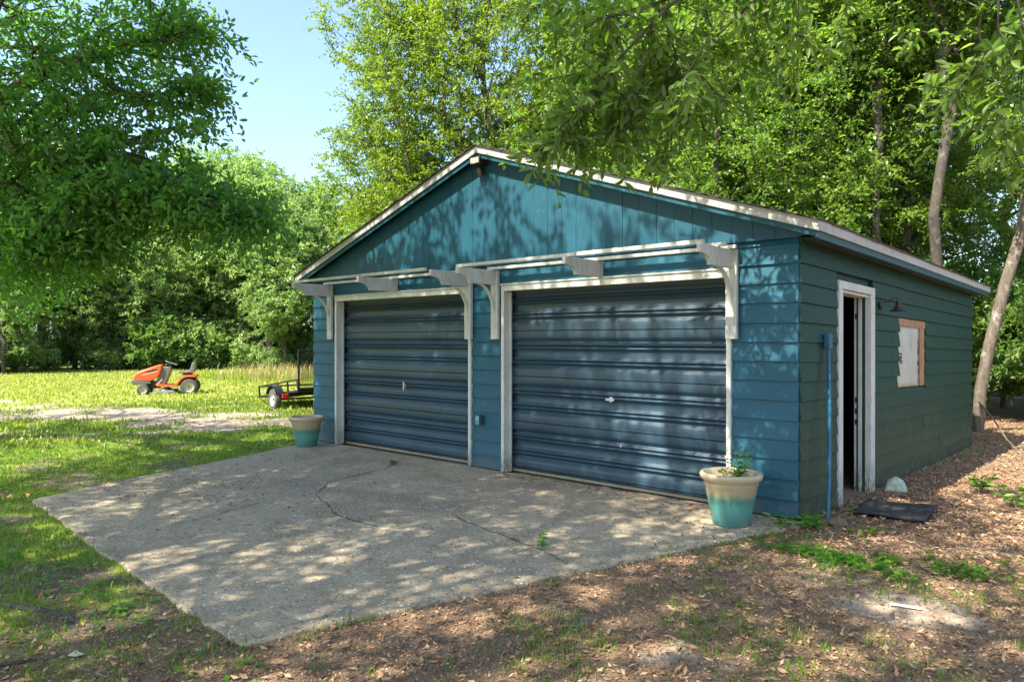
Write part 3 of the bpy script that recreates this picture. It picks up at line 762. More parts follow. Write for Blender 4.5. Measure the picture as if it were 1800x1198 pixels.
def leaves_on(rs, nodes, outd, n_tw, tw_len, n_lf, ll, lw, droop=.25, detail=False, keep=None, flat=.9):
    """twigs out of every node with leaves set along them. returns V,F,rnd and twig segments"""
    m = len(nodes); o = np.repeat(nodes, n_tw, 0); od = np.repeat(outd, n_tw, 0)
    d = unit(od*.55 + rs.normal(size=o.shape)*np.array([.9, .9, .55]) + np.array([0, 0, -droop])); ln = tw_len*rs.uniform(.5, 1.25, (len(o), 1))
    tone = np.repeat(rs.rand(m), n_tw)                                   # light and dark clumps differ a little in age
    P = np.repeat(o, n_lf, 0); D = np.repeat(d, n_lf, 0); Ln = np.repeat(ln, n_lf, 0); tone = np.repeat(tone, n_lf)
    t = np.tile((np.arange(n_lf)+.6)/n_lf, len(o))[:, None] + rs.uniform(-.05, .05, (len(P), 1))
    pos = P + D*Ln*t + np.array([0, 0, -1])*(Ln*t)**2*.35
    side = unit(np.cross(D, rs.normal(size=P.shape)))
    ax = unit(D*.75 + side*.85 + rs.normal(size=P.shape)*.3 + np.array([0, 0, -.18]))
    up = unit(rs.normal(size=P.shape)*.65 + np.array([0, 0, flat])); sd = unit(np.cross(up, ax)); nm = np.cross(ax, sd)
    l_ = ll*rs.uniform(.65, 1.25, (len(P), 1)); w = lw*rs.uniform(.75, 1.2, (len(P), 1))
    if keep is not None:
        k = keep(pos); pos, ax, sd, nm, l_, w, tone = pos[k], ax[k], sd[k], nm[k], l_[k], w[k], tone[k]
    n = len(pos); fold = w*.35
    if detail:
        V = np.stack([pos, pos+ax*l_*.32+sd*w*.42+nm*fold*.7, pos+ax*l_*.70+sd*w*.46+nm*fold*.7, pos+ax*l_-nm*l_*.10, pos+ax*l_*.70-sd*w*.46+nm*fold*.7, pos+ax*l_*.32-sd*w*.42+nm*fold*.7], 1).reshape(-1, 3)
        f = np.array([[0, 1, 2, 3], [0, 3, 4, 5]]); F = (f[None] + (np.arange(n)*6)[:, None, None]).reshape(-1, 4); per = 2
    else:
        V = np.stack([pos, pos+ax*l_*.5+sd*w*.5+nm*fold, pos+ax*l_, pos+ax*l_*.5-sd*w*.5+nm*fold], 1).reshape(-1, 3)
        F = (np.array([[0, 1, 2, 3]])[None] + (np.arange(n)*4)[:, None, None]).reshape(-1, 4); per = 1
    rnd = np.clip(rs.rand(n)*.62 + tone*.36, 0, 1); 
    return V, F, np.repeat(rnd, per), (o, o + d*ln + np.array([0, 0, -1])*ln**2*.35)
def make_tree(name, seed, trunk, ells, n_nodes, leafm, barkm, r0, ll, lw, n_tw=6, tw_len=.45, n_lf=11, droop=.25, detail=False, twigs=False, keep=None, r_tip=.007, extra=None, flat=.9, min_r=0., boost=0):
    rs = np.random.RandomState(seed); T = sample_crown(rs, ells, n_nodes)
    if keep is not None: T = T[keep(T)]
    if extra is not None: T = np.concatenate([T, extra])
    N, par, tg = grow(rs, trunk, T); rad = radii(par, r_tip, r0)
    if boost: rad[:len(trunk)] = np.maximum(rad[:len(trunk)], boost*np.linspace(1, .35, len(trunk)))
    V, F = wood(N, par, rad, min_r=min_r)
    tn = N[tg]; out = unit(tn - N[par[tg]])
    lv, lf, rnd, (ta, tb) = leaves_on(rs, tn, out, n_tw, tw_len, n_lf, ll, lw, droop, detail, keep, flat)
    if twigs:
        v2, f2 = tubes(ta, tb, np.full(len(ta), .0038), np.full(len(ta), .0018), 3); f2 = f2 + len(V); V = np.concatenate([V, v2]); F = np.concatenate([F, f2])
    base = np.array(trunk[0]); root = empty(name, tuple(base))
    mesh_np('trunk', V-base, F, M[barkm], root, None, True)
    mesh_np('crown', lv-base, lf, M[leafm], root, {'rnd': ('FACE', rnd)})
    return root
def trunk_path(base, top, n=7, wob=.12, seed=0):
    r_ = np.random.RandomState(seed); b = np.array(base, float); t = np.array(top, float); L_ = np.linalg.norm(t-b)
    out = []
    for i in range(n):
        f = i/(n-1); p = b + (t-b)*f; p[:2] += r_.normal(size=2)*wob*L_*.12*math.sin(math.pi*f); out.append(p)
    return out
CAMP = np.array(cam.location)
FWV = np.array([-.6725, .7401, 0.]); 
def cdepth(p): return (p-CAMP)@FWV
def at(px, py, d):                                                      # plan of where the boughs hang, turned into ground positions
    return CAMP + FWV*d + np.array([.7401, .6725, 0])*((px-900)/1277.95*d) + np.array([0, 0, 1.])*((597-py)/1277.95*d)
LEFTB = [(413, 372, 8.0, 0.28, 0.35, 0.1, 0.25), (353, 352, 8.1, 0.5, 0.5, 0.2, 0.6), (288, 340, 8.2, 0.6, 0.6, 0.28, 0.8), (208, 345, 8.4, 0.8, 0.7, 0.34, 1.1), (108, 380, 8.4, 0.9, 0.8, 0.42, 1.3), (38, 430, 8.4, 0.6, 0.7, 0.35, 0.8), (118, 430, 8.3, 0.5, 0.5, 0.2, 0.4), (298, 170, 8.8, 0.4, 0.5, 0.2, 0.3), (268, 80, 9.2, 0.7, 0.8, 0.5, 0.6), (308, 20, 9.4, 0.5, 0.5, 0.3, 0.3), (218, 265, 8.6, 0.7, 0.8, 0.35, 0.6), (108, 180, 8.8, 1.1, 1.0, 1.0, 1.3), (48, 300, 8.6, 1.0, 1.0, 0.7, 1.1), (353, 60, 9.0, 0.3, 0.3, 0.08, 0.12), (348, 150, 8.7, 0.3, 0.3, 0.08, 0.12), (318, 225, 8.5, 0.35, 0.3, 0.1, 0.12), (435, 385, 7.9, 0.2, 0.25, 0.07, 0.15)]
# ---- the dark oak at the left of the drive, its boughs sweeping low
ells = [(-13.6, -6.2, 6.6, 5.4, 5.2, 4.6, 5), (-9.8, -4.2, 4.3, 2.6, 1.8, 1.1, 1.6), (-9.3, -3.3, 6.2, 2.6, 2.0, 1.6, 1.8),
        (-12.6, -3.6, 3.0, 2.4, 1.8, 1.0, 1.4), (-9.8, -3.6, 8.2, 2.6, 2.2, 1.5, 1.2), (-16.5, -7.0, 5.5, 4.2, 4.0, 3.2, 2.0)] + [(*at(px, py, d), a, b, c, w) for px, py, d, a, b, c, w in LEFTB]
LT = make_tree('broad_oak', 21, trunk_path((-12.6, -6.4, -.1), (-12.2, -5.9, 4.2), 8), ells, 1500, 'leaf_deep', 'bark', .33, .095, .04, 5, .46, 8, .3, True, False)
tag(LT, 'dense dark green oak sweeping its boughs low over the lawn', 'tree')
# ---- the oak that stands at the foot of the drive and roofs the drive; some boughs hang into view
def clear_under(p):                                                     # the underside of its crown slopes up over the drive
    d = cdepth(p); return p[:, 2] > 2.15 + .50*np.maximum(d, 1.2)
ells = [(-3.0, -8.4, 7.2, 6.0, 4.6, 2.8, 5), (-5.6, -6.0, 7.4, 3.2, 2.8, 2.0, 2.4), (3.6, -9.2, 7.0, 3.2, 2.4, 2.0, .7), (-7.0, -7.6, 7.4, 3.4, 3.2, 2.2, .8)]
OT = make_tree('driveway_oak', 5, trunk_path((-2.2, -11.4, -.1), (-2.0, -10.2, 4.4), 8), ells, 2300, 'leaf_oak', 'bark', .36, .105, .046, 6, .55, 10, .3, False, False, clear_under)
tag(OT, 'tall oak whose high crown overhead dapples the drive with shade', 'tree')
# ---- an oak just right of the viewer: its hanging branches fill the top of the view in front of the gable
rs = np.random.RandomState(9)
hang = []
for (px, py, d, n, sp) in ((1010, 60, 5.2, 26, .42), (1120, 110, 5.0, 34, .45), (1230, 60, 5.0, 30, .45), (1060, 190, 4.9, 18, .30), (1150, 215, 4.8, 16, .30), (960, 130, 5.4, 12, .28), (1330, 40, 5.2, 26, .45), (1000, 268, 4.7, 7, .16), (940, 300, 4.6, 3, .07), (1085, 292, 4.7, 4, .12),
                          (1430, 20, 5.4, 20, .5), (1530, 15, 5.4, 14, .5), (1700, 285, 3.9, 9, .22), (1780, 260, 3.7, 12, .25), (1770, 180, 3.9, 10, .3), (1230, 180, 4.9, 12, .3), (1310, 130, 5.0, 12, .3)):
    c = at(px + (55 if px < 1100 else 20), py-85, d); n = max(2, int(n*(.45 if px < 1100 else .44))); hang.append(c + rs.normal(size=(n, 3))*sp*np.array([.8, .8, .6]))
for (px, py, d, n, sp) in ((1000, 235, 4.8, 5, .07), (955, 275, 4.6, 2, .03), (1095, 262, 4.7, 3, .05), (1050, 190, 4.8, 7, .14), (1160, 180, 4.9, 8, .2)): hang.append(at(px, py-30, d) + rs.normal(size=(n, 3))*sp)
hang = np.concatenate(hang)
ells = [(5.4, -3.4, 6.8, 2.2, 2.0, 1.2, 1.4), (6.5, -6.5, 7.2, 3.2, 3.0, 2.0, 2.5)]
hang = np.concatenate([np.array([at(px, -260-rs.rand()*120, d) for px, d in ((1000, 5.3), (1060, 5.), (1120, 5.1), (1180, 5.), (1240, 5.1), (1300, 5.1), (1360, 5.2), (1440, 5.3), (1540, 5.3), (1640, 4.6), (1720, 4.2), (1780, 3.9), (950, 5.5))]), hang])
RT = make_tree('hanging_oak', 14, trunk_path((6.2, -7.4, -.1), (4.6, -6.4, 6.4), 8), ells, 190, 'leaf_oak', 'bark', .05, .088, .034, 6, .30, 8, .45, True, True, None, .0022, hang, boost=.2)
tag(RT, 'oak whose leafy twigs hang in front of the garage gable', 'tree')
# ---- the sunlit oak behind the garage with several leaning stems
ells = [(-13.0, 9.5, 8.6, 4.6, 4.2, 3.4, 5), (-15.6, 8.2, 7.0, 2.8, 2.4, 2.2, 2.6), (-14.6, 7.6, 10.8, 2.8, 2.6, 2.0, 2.2), (-11.0, 10.5, 7.0, 3.4, 3.0, 2.6, 2.6), (-13.6, 7.2, 4.6, 3.0, 2.0, 1.8, 2.2), (-16.2, 9.0, 4.3, 2.0, 2.0, 1.4, 1.2), (-12.0, 9.0, 12.6, 3.4, 3.0, 2.0, 2)]
BT = make_tree('sunlit_oak', 33, trunk_path((-11.8, 9.2, -.1), (-12.2, 9.3, 5.0), 8), ells, 2100, 'leaf_bright', 'bark', .2, .115, .053, 7, .55, 11, .15, False, False)
tag(BT, 'bright yellow-green oak with leaning stems rising behind the garage ridge', 'tree')
# ---- mid-distance forest trees: three crowns shared by many trees
def proto_tree(nm, seed, h, rx, leaf, n, ll, lw, bark='bark', n_lf=10, low=.25, r0=.2, lean=0., n_tw=6, wob=.4):
    if low > .5: ells = [(lean*h*.5, 0, h*.76, rx, rx, h*.22, 4), (lean*h*.7, 0, h*.92, rx*.6, rx*.6, h*.12, 1.2), (rx*.5, .3, h*.62, rx*.7, rx*.6, h*.1, 1)]
    else: ells = [(0+lean*h*.5, 0, h*.68, rx, rx, h*.30, 4), (rx*.5+lean*h*.4, rx*.2, h*.48, rx*.75, rx*.7, h*.2, 2), (-rx*.5+lean*h*.3, -rx*.3, h*.5, rx*.7, rx*.7, h*.22, 2), (lean*h*.7, 0, h*.88, rx*.55, rx*.55, h*.14, 1.2), (rx*.1, -rx*.3, h*low+.6, rx*.7, rx*.7, h*.11, 1.0)]
    t = make_tree(nm, seed, trunk_path((0, 0, -.15), (lean*h*.45, 0, h*.6), 9, wob, seed), ells, n, leaf, bark, r0, ll, lw, n_tw, .5, n_lf, .15, min_r=.008 if h > 9 else 0)
    return t
def place(proto, x, y, rz, s, label, cat, group, first=[]):
    if proto in first: o = copy_tree(proto)
    else: first.append(proto); o = proto
    o.location = (x, y, -.06 - .0*x); o.rotation_euler = (0, 0, rz); o.scale = (s, s, s*random.uniform(.94, 1.08)); tag(o, label, cat, group); return o
mids = [proto_tree('forest_tree', 41, 12., 3.2, 'leaf_oak', 900, .105, .05), proto_tree('forest_tree', 42, 13.5, 2.8, 'leaf_oak', 700, .105, .05, 'bark', lean=.03, r0=.10, low=.6, wob=.14), proto_tree('forest_tree', 43, 10., 3.0, 'leaf_oak', 760, .105, .052, low=.15)]
rp = random.Random(12)
mid_spots = [(-.95, 9.6, 1, 1.0), (*at(1260, 0, 15.5)[:2], 2, .9), (*at(1415, 0, 16.5)[:2], 2, .95), (*at(1110, 0, 18.)[:2], 2, 1.0), (*at(1600, 0, 17.5)[:2], 2, .95), (*at(1535, 0, 15.5)[:2], 1, .95), (*at(1475, 0, 19.)[:2], 1, 1.05), (*at(1275, 0, 21.)[:2], 1, 1.05), (*at(1350, 0, 17.)[:2], 1, .9), (*at(1120, 0, 24.)[:2], 1, 1.1), (-6.6, 12.5, 2, .95), (-3.4, 14.2, 0, .95), (-9.0, 15.5, 2, 1.05), (-5.2, 18.5, 1, 1.05), (-12.5, 19.0, 0, 1.1), (-16.5, 15.5, 2, .85), (-1.0, 19.5, 2, 1.1), (3.4, 18., 1, 1.0), (-20.5, 22., 0, .95), (-15.5, 25.5, 1, 1.0), (-24, 29, 1, .85), (6.5, 24, 0, 1.1)]
for (x, y, k, s) in mid_spots:
    place(mids[k], x, y, rp.uniform(0, 6.28) if x != -.95 else 1.4, s, ['leafy oak', 'tall oak with bare slender trunk', 'bright low-branching tree'][k] + (' at the front of the woods behind the garage' if y < 16 else ' deeper in the woods behind the garage'), 'tree', 'trees in the woods behind the garage')
# the pale leaning trunk by the back corner
rs = np.random.RandomState(3)
ells = [(.4, 10.6, 7.6, 2.2, 2.0, 2.2, 2), (1.2, 9.4, 5.4, 1.6, 1.4, 1.0, 1)]
LE = make_tree('leaning_tree', 52, [np.array(q) for q in ((-.30, 9.75, -.25), (-.26, 9.78, .6), (-.12, 9.83, 1.5), (.10, 9.95, 2.6), (.34, 10.1, 3.6), (.45, 10.3, 4.6), (.5, 10.5, 5.6))], ells, 240, 'leaf_oak', 'bark_pale', .105, .10, .046, 6, .5, 10)
tag(LE, 'pale mottled trunk leaning up from the back corner of the garage', 'tree')
# ---- far tree line beyond the lawn
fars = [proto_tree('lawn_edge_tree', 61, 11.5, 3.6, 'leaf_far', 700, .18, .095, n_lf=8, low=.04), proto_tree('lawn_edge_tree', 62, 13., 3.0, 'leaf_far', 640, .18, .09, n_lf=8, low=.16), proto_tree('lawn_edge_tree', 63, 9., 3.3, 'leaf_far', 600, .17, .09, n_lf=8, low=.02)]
far_lab = ['broad pale green tree in the wood beyond the lawn', 'tall pale green tree in the wood beyond the lawn', 'low rounded tree in the wood beyond the lawn']
def far_line(n, d0, d1, a0, a1, smin, smax):
    for i in range(n):
        a = R(a0 + (a1-a0)*(i + rp.uniform(-.35, .35))/(n-1)); d = rp.uniform(d0, d1); k = rp.choice((0, 1, 2, 0))
        x = CAMP[0] + math.sin(a)*d; y = CAMP[1] + math.cos(a)*d
        if -9 < x < 3 and y < 12: continue
        place(fars[k], x, y, rp.uniform(0, 6.28), rp.uniform(smin, smax), far_lab[k], 'tree', 'trees in the wood beyond the lawn')
far_line(26, 42.5, 48, -86, -46, .62, 1.0)
far_line(16, 53, 60, -88, -44, .95, 1.2)
far_line(7, 44, 58, -42, 2, .9, 1.1)
for (px, d, s) in ((330, 47, 1.05), (440, 49, 1.05), (390, 55, 1.15), (505, 52, .85)):
    q = at(px, 640, d); place(fars[1], q[0], q[1], rp.uniform(0, 6), s, far_lab[1], 'tree', 'trees in the wood beyond the lawn')
for i in range(12):                                                    # young trees added forward of the wood, sunlit cover for its dark gaps
    a = R(-82 + 38*(i + rp.uniform(-.6, .6))/11); d = rp.uniform(41, 46)
    place(fars[rp.choice((0, 1, 2))], CAMP[0]+math.sin(a)*d, CAMP[1]+math.cos(a)*d, rp.uniform(0, 6), rp.uniform(.28, .6), 'young tree added forward of the wood beyond the lawn to catch sun', 'tree', 'young trees added along the lawn edge')
# ---- shrubs
def proto_shrub(seed, h, r_, leaf, n, ll):
    ells = [(0, 0, h*.55, r_, r_, h*.45, 3), (r_*.5, .1, h*.4, r_*.7, r_*.7, h*.35, 1.5), (-r_*.5, -.2, h*.45, r_*.6, r_*.7, h*.4, 1.5)]
    return make_tree('shrub', seed, trunk_path((0, 0, -.1), (0.05, 0, h*.35), 4, .3, seed), ells, n, leaf, 'bark', .05, ll, ll*.5, 6, .38, 8, .1)
shr = [proto_shrub(71, 2.6, 1.5, 'leaf_shrub', 260, .12), proto_shrub(72, 1.9, 1.3, 'leaf_far', 220, .12), proto_shrub(73, 3.6, 1.6, 'leaf_shrub', 300, .13)]
slab_ = ['dark rounded shrub at the foot of the woods', 'low pale green shrub at the foot of the woods', 'tall dark shrub at the foot of the woods']
for i in range(30):
    a = R(-86 + 40*(i + rp.uniform(-.8, .8))/29); d = rp.uniform(42.0, 47.5); k = rp.choice((0, 1, 2, 1))
    place(shr[k], CAMP[0]+math.sin(a)*d, CAMP[1]+math.cos(a)*d, rp.uniform(0, 6), rp.uniform(.5, 1.5), slab_[k], 'shrub', 'shrubs along the foot of the woods')
for (x, y, k, s) in ((1.6, 12.2, 0, 1.1), (3.0, 14.2, 2, 1.1), (.7, 13.2, 2, 1.0), (2.2, 16.5, 2, 1.2), (4.5, 14.5, 0, 1.2), (-.6, 14.5, 1, 1.2), (3.6, 17, 2, 1.3), (1.2, 19.5, 2, 1.4), (5.8, 17.5, 0, 1.4), (-2.5, 11.6, 2, 1.0), (2.9, 21, 2, 1.5), (-.2, 17.5, 2, 1.3), (-4.8, 10.8, 2, 1.2), (-10.2, 12.2, 2, 1.2), (-13.5, 12.6, 1, 1.4), (-17, 18, 1, 1.6), (-19, 24, 0, 1.7), (-22, 24.5, 1, 1.6), (-25, 27, 2, 1.4), (-14.5, 16, 2, 1.3), (-27.5, 28, 0, 1.6)):
    place(shr[k], x, y, rp.uniform(0, 6), s, slab_[k], 'shrub', 'shrubs along the foot of the woods')

# ================================================================== GROUND COVER
def scatter(rs, n, x0, x1, y0, y1): return rs.uniform(x0, x1, n), rs.uniform(y0, y1, n)
def not_built(x, y): return ~in_poly(x, y, SLAB) & ~((x > -7.72) & (x < .02) & (y > -.02) & (y < 7.5))
def blades(name, rs, x, y, h, w, per, spread, mat, label, cat=None, lean=.45):
    n0 = len(x); w = np.repeat(np.broadcast_to(w, n0), per); spread = np.repeat(np.broadcast_to(spread, n0), per)
    x = np.repeat(x, per) + rs.normal(size=n0*per)*spread; y = np.repeat(y, per) + rs.normal(size=n0*per)*spread; h = np.repeat(h, per)*rs.uniform(.5, 1.25, len(x)); tone = np.repeat(rs.rand(len(x)//per), per)
    k = not_built(x, y); x, y, h, tone, w = x[k], y[k], h[k], tone[k], w[k]
    n = len(x); z = gheight(x, y) - .004; a = rs.uniform(0, 6.283, n); ln = rs.uniform(.1, 1, n)*lean
    b = np.stack([x, y, z], -1); dr = np.stack([np.cos(a), np.sin(a), 0*a], -1); sd = np.stack([-np.sin(a), np.cos(a), 0*a], -1)*(w*rs.uniform(.6, 1.3, n))[:, None]
    mid = b + np.array([0, 0, 1.])*(h*.6)[:, None] + dr*(h*ln*.45)[:, None]; tip = b + np.array([0, 0, 1.])*(h*(1-.35*ln))[:, None] + dr*(h*ln*1.25)[:, None]
    V = np.stack([b-sd*.5, b+sd*.5, mid+sd*.42, tip, mid-sd*.42], 1).reshape(-1, 3)
    i = (np.arange(n)*5)[:, None]
    F1 = i+np.array([[0, 1, 2, 4]]); V2 = np.stack([mid-sd*.42, mid+sd*.42, tip+sd*.04, tip-sd*.04], 1).reshape(-1, 3)
    F2 = (np.arange(n)*4)[:, None]+np.array([[0, 1, 2, 3]]) + len(V)
    rnd = np.clip(rs.rand(n)*.6 + tone*.4, 0, 1)
    o = mesh_np(name, np.concatenate([V, V2]), np.concatenate([F1, F2]), M[mat], None, {'rnd': ('FACE', np.concatenate([rnd, rnd]))})
    tag(o, label, cat, None, 'stuff'); return o
rs = np.random.RandomState(77)
# near and middle lawn
x, y = scatter(rs, 60000, -17, -1.0, -7.2, 7.5); g, l_, s_ = zones(x, y); p = g*(.35 + .9*fbm(x, y, 2.2, 3)) ; k = rs.rand(len(x)) < p*np.clip(9/np.hypot(x-2.4, y+6.5), .12, 1.15); x, y = x[k], y[k]
d = np.hypot(x-2.4, y+6.5)
blades('lawn_grass', rs, x, y, .018+.034*rs.rand(len(x))+.0012*d, .0045+.0006*d, 7, .045+.003*d, 'grass', 'patchy green lawn grass between the slab and the sandy track', 'grass', .85)
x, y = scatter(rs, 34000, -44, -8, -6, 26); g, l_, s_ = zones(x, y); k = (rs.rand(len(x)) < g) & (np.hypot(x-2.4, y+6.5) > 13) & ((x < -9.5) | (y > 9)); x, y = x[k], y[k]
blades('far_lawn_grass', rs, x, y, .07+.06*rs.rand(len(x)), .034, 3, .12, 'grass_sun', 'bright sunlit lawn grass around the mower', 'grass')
# tufts in the leaf litter, taller weeds along the slab edge
x, y = scatter(rs, 5600, -4.5, 5, -6.2, 1.5); g, l_, s_ = zones(x, y); k = rs.rand(len(x)) < (.14 + .8*sstep(.45, .62, fbm(x, y, 1.1, 3)))*sstep(.8, -.8, y)*sstep(3.8, 1.5, x+.3*y+1); x, y = x[k], y[k]
blades('litter_grass', rs, x, y, .025+.035*rs.rand(len(x)), .005, 14, .04, 'grass', 'small grass tufts growing through fallen leaves', 'grass', .8)
ex = []; ey = []
for (a, c) in zip(SLAB[1:-1], SLAB[2:]):
    L_ = math.hypot(c[0]-a[0], c[1]-a[1]); m = int(L_*30)
    for q in range(m):
        t = rs.rand(); nx, ny = (c[1]-a[1])/L_, -(c[0]-a[0])/L_
        o_ = -(.02+.07*rs.rand()); ex.append(a[0]+(c[0]-a[0])*t+nx*-o_*-1); ey.append(a[1]+(c[1]-a[1])*t+ny*o_*1)
ex = np.array(ex); ey = np.array(ey); k = rs.rand(len(ex)) < .6
blades('edge_grass', rs, ex[k], ey[k], .05+.07*rs.rand(k.sum()), .0055, 9, .03, 'grass', 'grass fringe along the edge of the slab', 'grass', .9)
# tall dry grass at the foot of the wood
q0 = at(450, 640, 31); q1 = at(550, 640, 29); 
t_ = rs.rand(1500); x = q0[0]+(q1[0]-q0[0])*t_ + rs.normal(size=1500)*.9; y = q0[1]+(q1[1]-q0[1])*t_ + rs.normal(size=1500)*.9
blades('tall_dry_grass', rs, x[:650], y[:650], .25+.45*rs.rand(650), .018, 4, .09, 'straw', 'tall straw-coloured grass standing behind the trailer', 'grass', .3)
x = x + rs.normal(size=1500)*1.2; y = y + rs.normal(size=1500)*1.2
blades('tall_green_grass', rs, x[:600], y[:600], .18+.3*rs.rand(600), .018, 4, .09, 'grass', 'tall green grass mixed among the dry stalks', 'grass', .3)
# fallen leaves
def litter(name, rs, x, y, z, size, label, flat=.25):
    n = len(x); pos = np.stack([x, y, z], -1); a = rs.uniform(0, 6.283, n); ax = np.stack([np.cos(a), np.sin(a), rs.normal(size=n)*flat], -1); ax = unit(ax)
    up = unit(np.stack([rs.normal(size=n)*flat*1.3, rs.normal(size=n)*flat*1.3, np.ones(n)], -1)); sd = unit(np.cross(up, ax)); nm = np.cross(ax, sd)
    l_ = (size*rs.uniform(.6, 1.35, n))[:, None]; w = l_*rs.uniform(.32, .5, (n, 1)); cu = l_*rs.uniform(-.1, .22, (n, 1))
    V = np.stack([pos-ax*l_*.5+nm*cu, pos+sd*w*.5-ax*l_*.05, pos+ax*l_*.5+nm*cu, pos-sd*w*.5-ax*l_*.05], 1).reshape(-1, 3)
    F = (np.arange(n)*4)[:, None]+np.array([[0, 1, 2, 3]])
    o = mesh_np(name, V, F, M['litter'], None, {'rnd': ('FACE', rs.rand(n)**1.1)}); tag(o, label, 'leaves', None, 'stuff')
x, y = scatter(rs, 170000, -6, 7.5, -6.4, 13); g, l_, s_ = zones(x, y); d = np.hypot(x-2.4, y+6.5)
k = (rs.rand(len(x)) < l_*(1-.8*s_)*np.clip(1.25-.035*d, .3, 1)*np.where(y < -.8, .34, 1.)) & not_built(x, y); x, y = x[k], y[k]
litter('leaf_litter', rs, x, y, gheight(x, y)+.006+.016*rs.rand(len(x)), .046, 'brown fallen oak leaves carpeting the ground beside the garage', .3)
x, y = scatter(rs, 260000, -4.5, 5.5, -6.3, 4); g, l_, s_ = zones(x, y); d = np.hypot(x-2.4, y+6.5)
k = (rs.rand(len(x)) < np.clip(l_*1.1+.12, 0, 1)*(1-.6*s_)*np.clip(1.3-.09*d, .2, 1)) & not_built(x, y); x, y = x[k], y[k]
litter('litter_crumbs', rs, x, y, gheight(x, y)+.003+.008*rs.rand(len(x)), .021, 'crumbled brown leaf fragments and bark bits covering the bare soil', .35)
x, y = scatter(rs, 9000, -12, -2, -7, 1.5); k = (rs.rand(len(x)) < .28*sstep(.45, .62, fbm(x, y, .9, 3))+.03) & not_built(x, y); x, y = x[k], y[k]
litter('lawn_leaves', rs, x, y, gheight(x, y)+.02, .065, 'scattered brown leaves on the lawn', .35)
x, y = scatter(rs, 16000, -7.6, .1, -4.6, -.03); k = in_poly(x, y, SLAB)
pd = .05 + .5*np.exp(-((x+5.2)/1.1)**2-((y+3.1)/.7)**2) + 1.1*np.exp(-((y+.14)/.12)**2)*(x > -3.6) + .5*np.exp(-((x+.5)/1.2)**2-((y+.5)/.4)**2)
ed = np.full(len(x), 9.)
for (a, c) in zip(SLAB[1:-1], SLAB[2:]):
    vx, vy = c[0]-a[0], c[1]-a[1]; tt = np.clip(((x-a[0])*vx+(y-a[1])*vy)/(vx*vx+vy*vy), 0, 1); ed = np.minimum(ed, np.hypot(x-a[0]-vx*tt, y-a[1]-vy*tt))
pd = pd + .8*np.exp(-(ed/.10)**2)*(fbm(x, y, 1.5, 3) > .45)
k &= rs.rand(len(x)) < pd*.6; x, y = x[k], y[k]
litter('slab_leaves', rs, x, y, .007+.006*rs.rand(len(x)), .042, 'small brown leaves and bark bits strewn on the slab', .18)
x, y = scatter(rs, 7000, -7.6, .1, -4.6, -.03); k = in_poly(x, y, SLAB) & (rs.rand(len(x)) < .2+.8*sstep(.4, .65, fbm(x, y, .8, 3))); x, y = x[k], y[k]
litter('slab_debris', rs, x, y, np.full(len(x), .005), .022, 'fine bark chips and leaf crumbs strewn over the concrete slab', .12)
# clover patch
def clover(name, rs, x, y, size, h, label):
    n = len(x); x = np.repeat(x, 3); y = np.repeat(y, 3); a = rs.uniform(0, 6.28, n).repeat(3) + np.tile([0, 2.094, 4.189], n); z = (gheight(x, y)+.012+np.repeat(h*rs.rand(n), 3))
    ax = np.stack([np.cos(a), np.sin(a), rs.normal(size=3*n)*.18], -1); sd = np.stack([-np.sin(a), np.cos(a), rs.normal(size=3*n)*.18], -1); p = np.stack([x, y, z], -1); s_ = (size*rs.uniform(.6, 1.3, n)).repeat(3)[:, None]
    V = np.stack([p, p+ax*s_*.5+sd*s_*.42, p+ax*s_, p+ax*s_*.5-sd*s_*.42], 1).reshape(-1, 3); F = (np.arange(3*n)*4)[:, None]+np.array([[0, 1, 2, 3]])
    o = mesh_np(name, V, F, M['clover'], None, {'rnd': ('FACE', rs.rand(n).repeat(3))}); tag(o, label, 'clover', None, 'stuff')
t_ = rs.rand(1100); x = .25 + 1.25*t_ + rs.normal(size=1100)*.2; y = -.95 + .22*t_ + rs.normal(size=1100)*(.13+.1*t_); k = not_built(x, y) & (fbm(x, y, 3.5, 3) > .5)
clover('clover_patch', rs, x[k], y[k], .028, .04, 'green clover patch among the fallen leaves near the garage corner')
x = np.concatenate([rs.uniform(-4.2, -1.6, 420), rs.uniform(-3., .4, 120)]); y = np.concatenate([rs.uniform(-6.0, -4.75, 420), rs.uniform(-5.4, -4.6, 120)]); k = not_built(x, y) & (fbm(x, y, 1.3, 3) > .47)
clover('ground_ivy', rs, x[k], y[k], .034, .03, 'small round-leaved weeds below the front corner of the slab')
# ================================================================== RIDING MOWER
mow = empty('riding_mower', (-20.0, 2.78, -.05), R(60)); tag(mow, 'orange riding lawn mower with grey seat on the sunlit lawn', 'lawn mower')
def xz(poly, y0, y1, name, mat, parent, bevel=.012, taper=None):
    b = MB()
    b.prism(poly, lambda p, q, t: (p, t, q), y0, y1); return b.build(name, M[mat] if isinstance(mat, str) else mat, parent, bevel=bevel)
def hood_shape():
    prof = [(-.91, .47), (-.90, .56), (-.85, .64), (-.68, .74), (-.44, .83), (-.23, .90), (-.14, .90), (-.13, .80), (-.21, .60), (-.415, .44), (-.63, .455)]
    ys = [-.27, -.25, -.19, 0, .19, .25, .27]; sc = [.93, .965, 1., 1.015, 1., .965, .93]; vs = []; fs = []; n = len(prof)
    for y, s in zip(ys, sc):
        for p, q in prof: vs.append((-.45+(p+.45)*(1 if s > .99 else s+.01), y*(1-.10*max(0, (-p-.5))), .40+(q-.40)*s))
    for i in range(len(ys)-1):
        for k in range(n): fs.append((i*n+k, i*n+(k+1) % n, (i+1)*n+(k+1) % n, (i+1)*n+k))
    fs += [tuple(range(n)), tuple(range((len(ys)-1)*n, len(ys)*n))]
    return MB().add(vs, fs).build('hood', M['orange'], mow, smooth=True, bevel=.01)
hood = hood_shape()
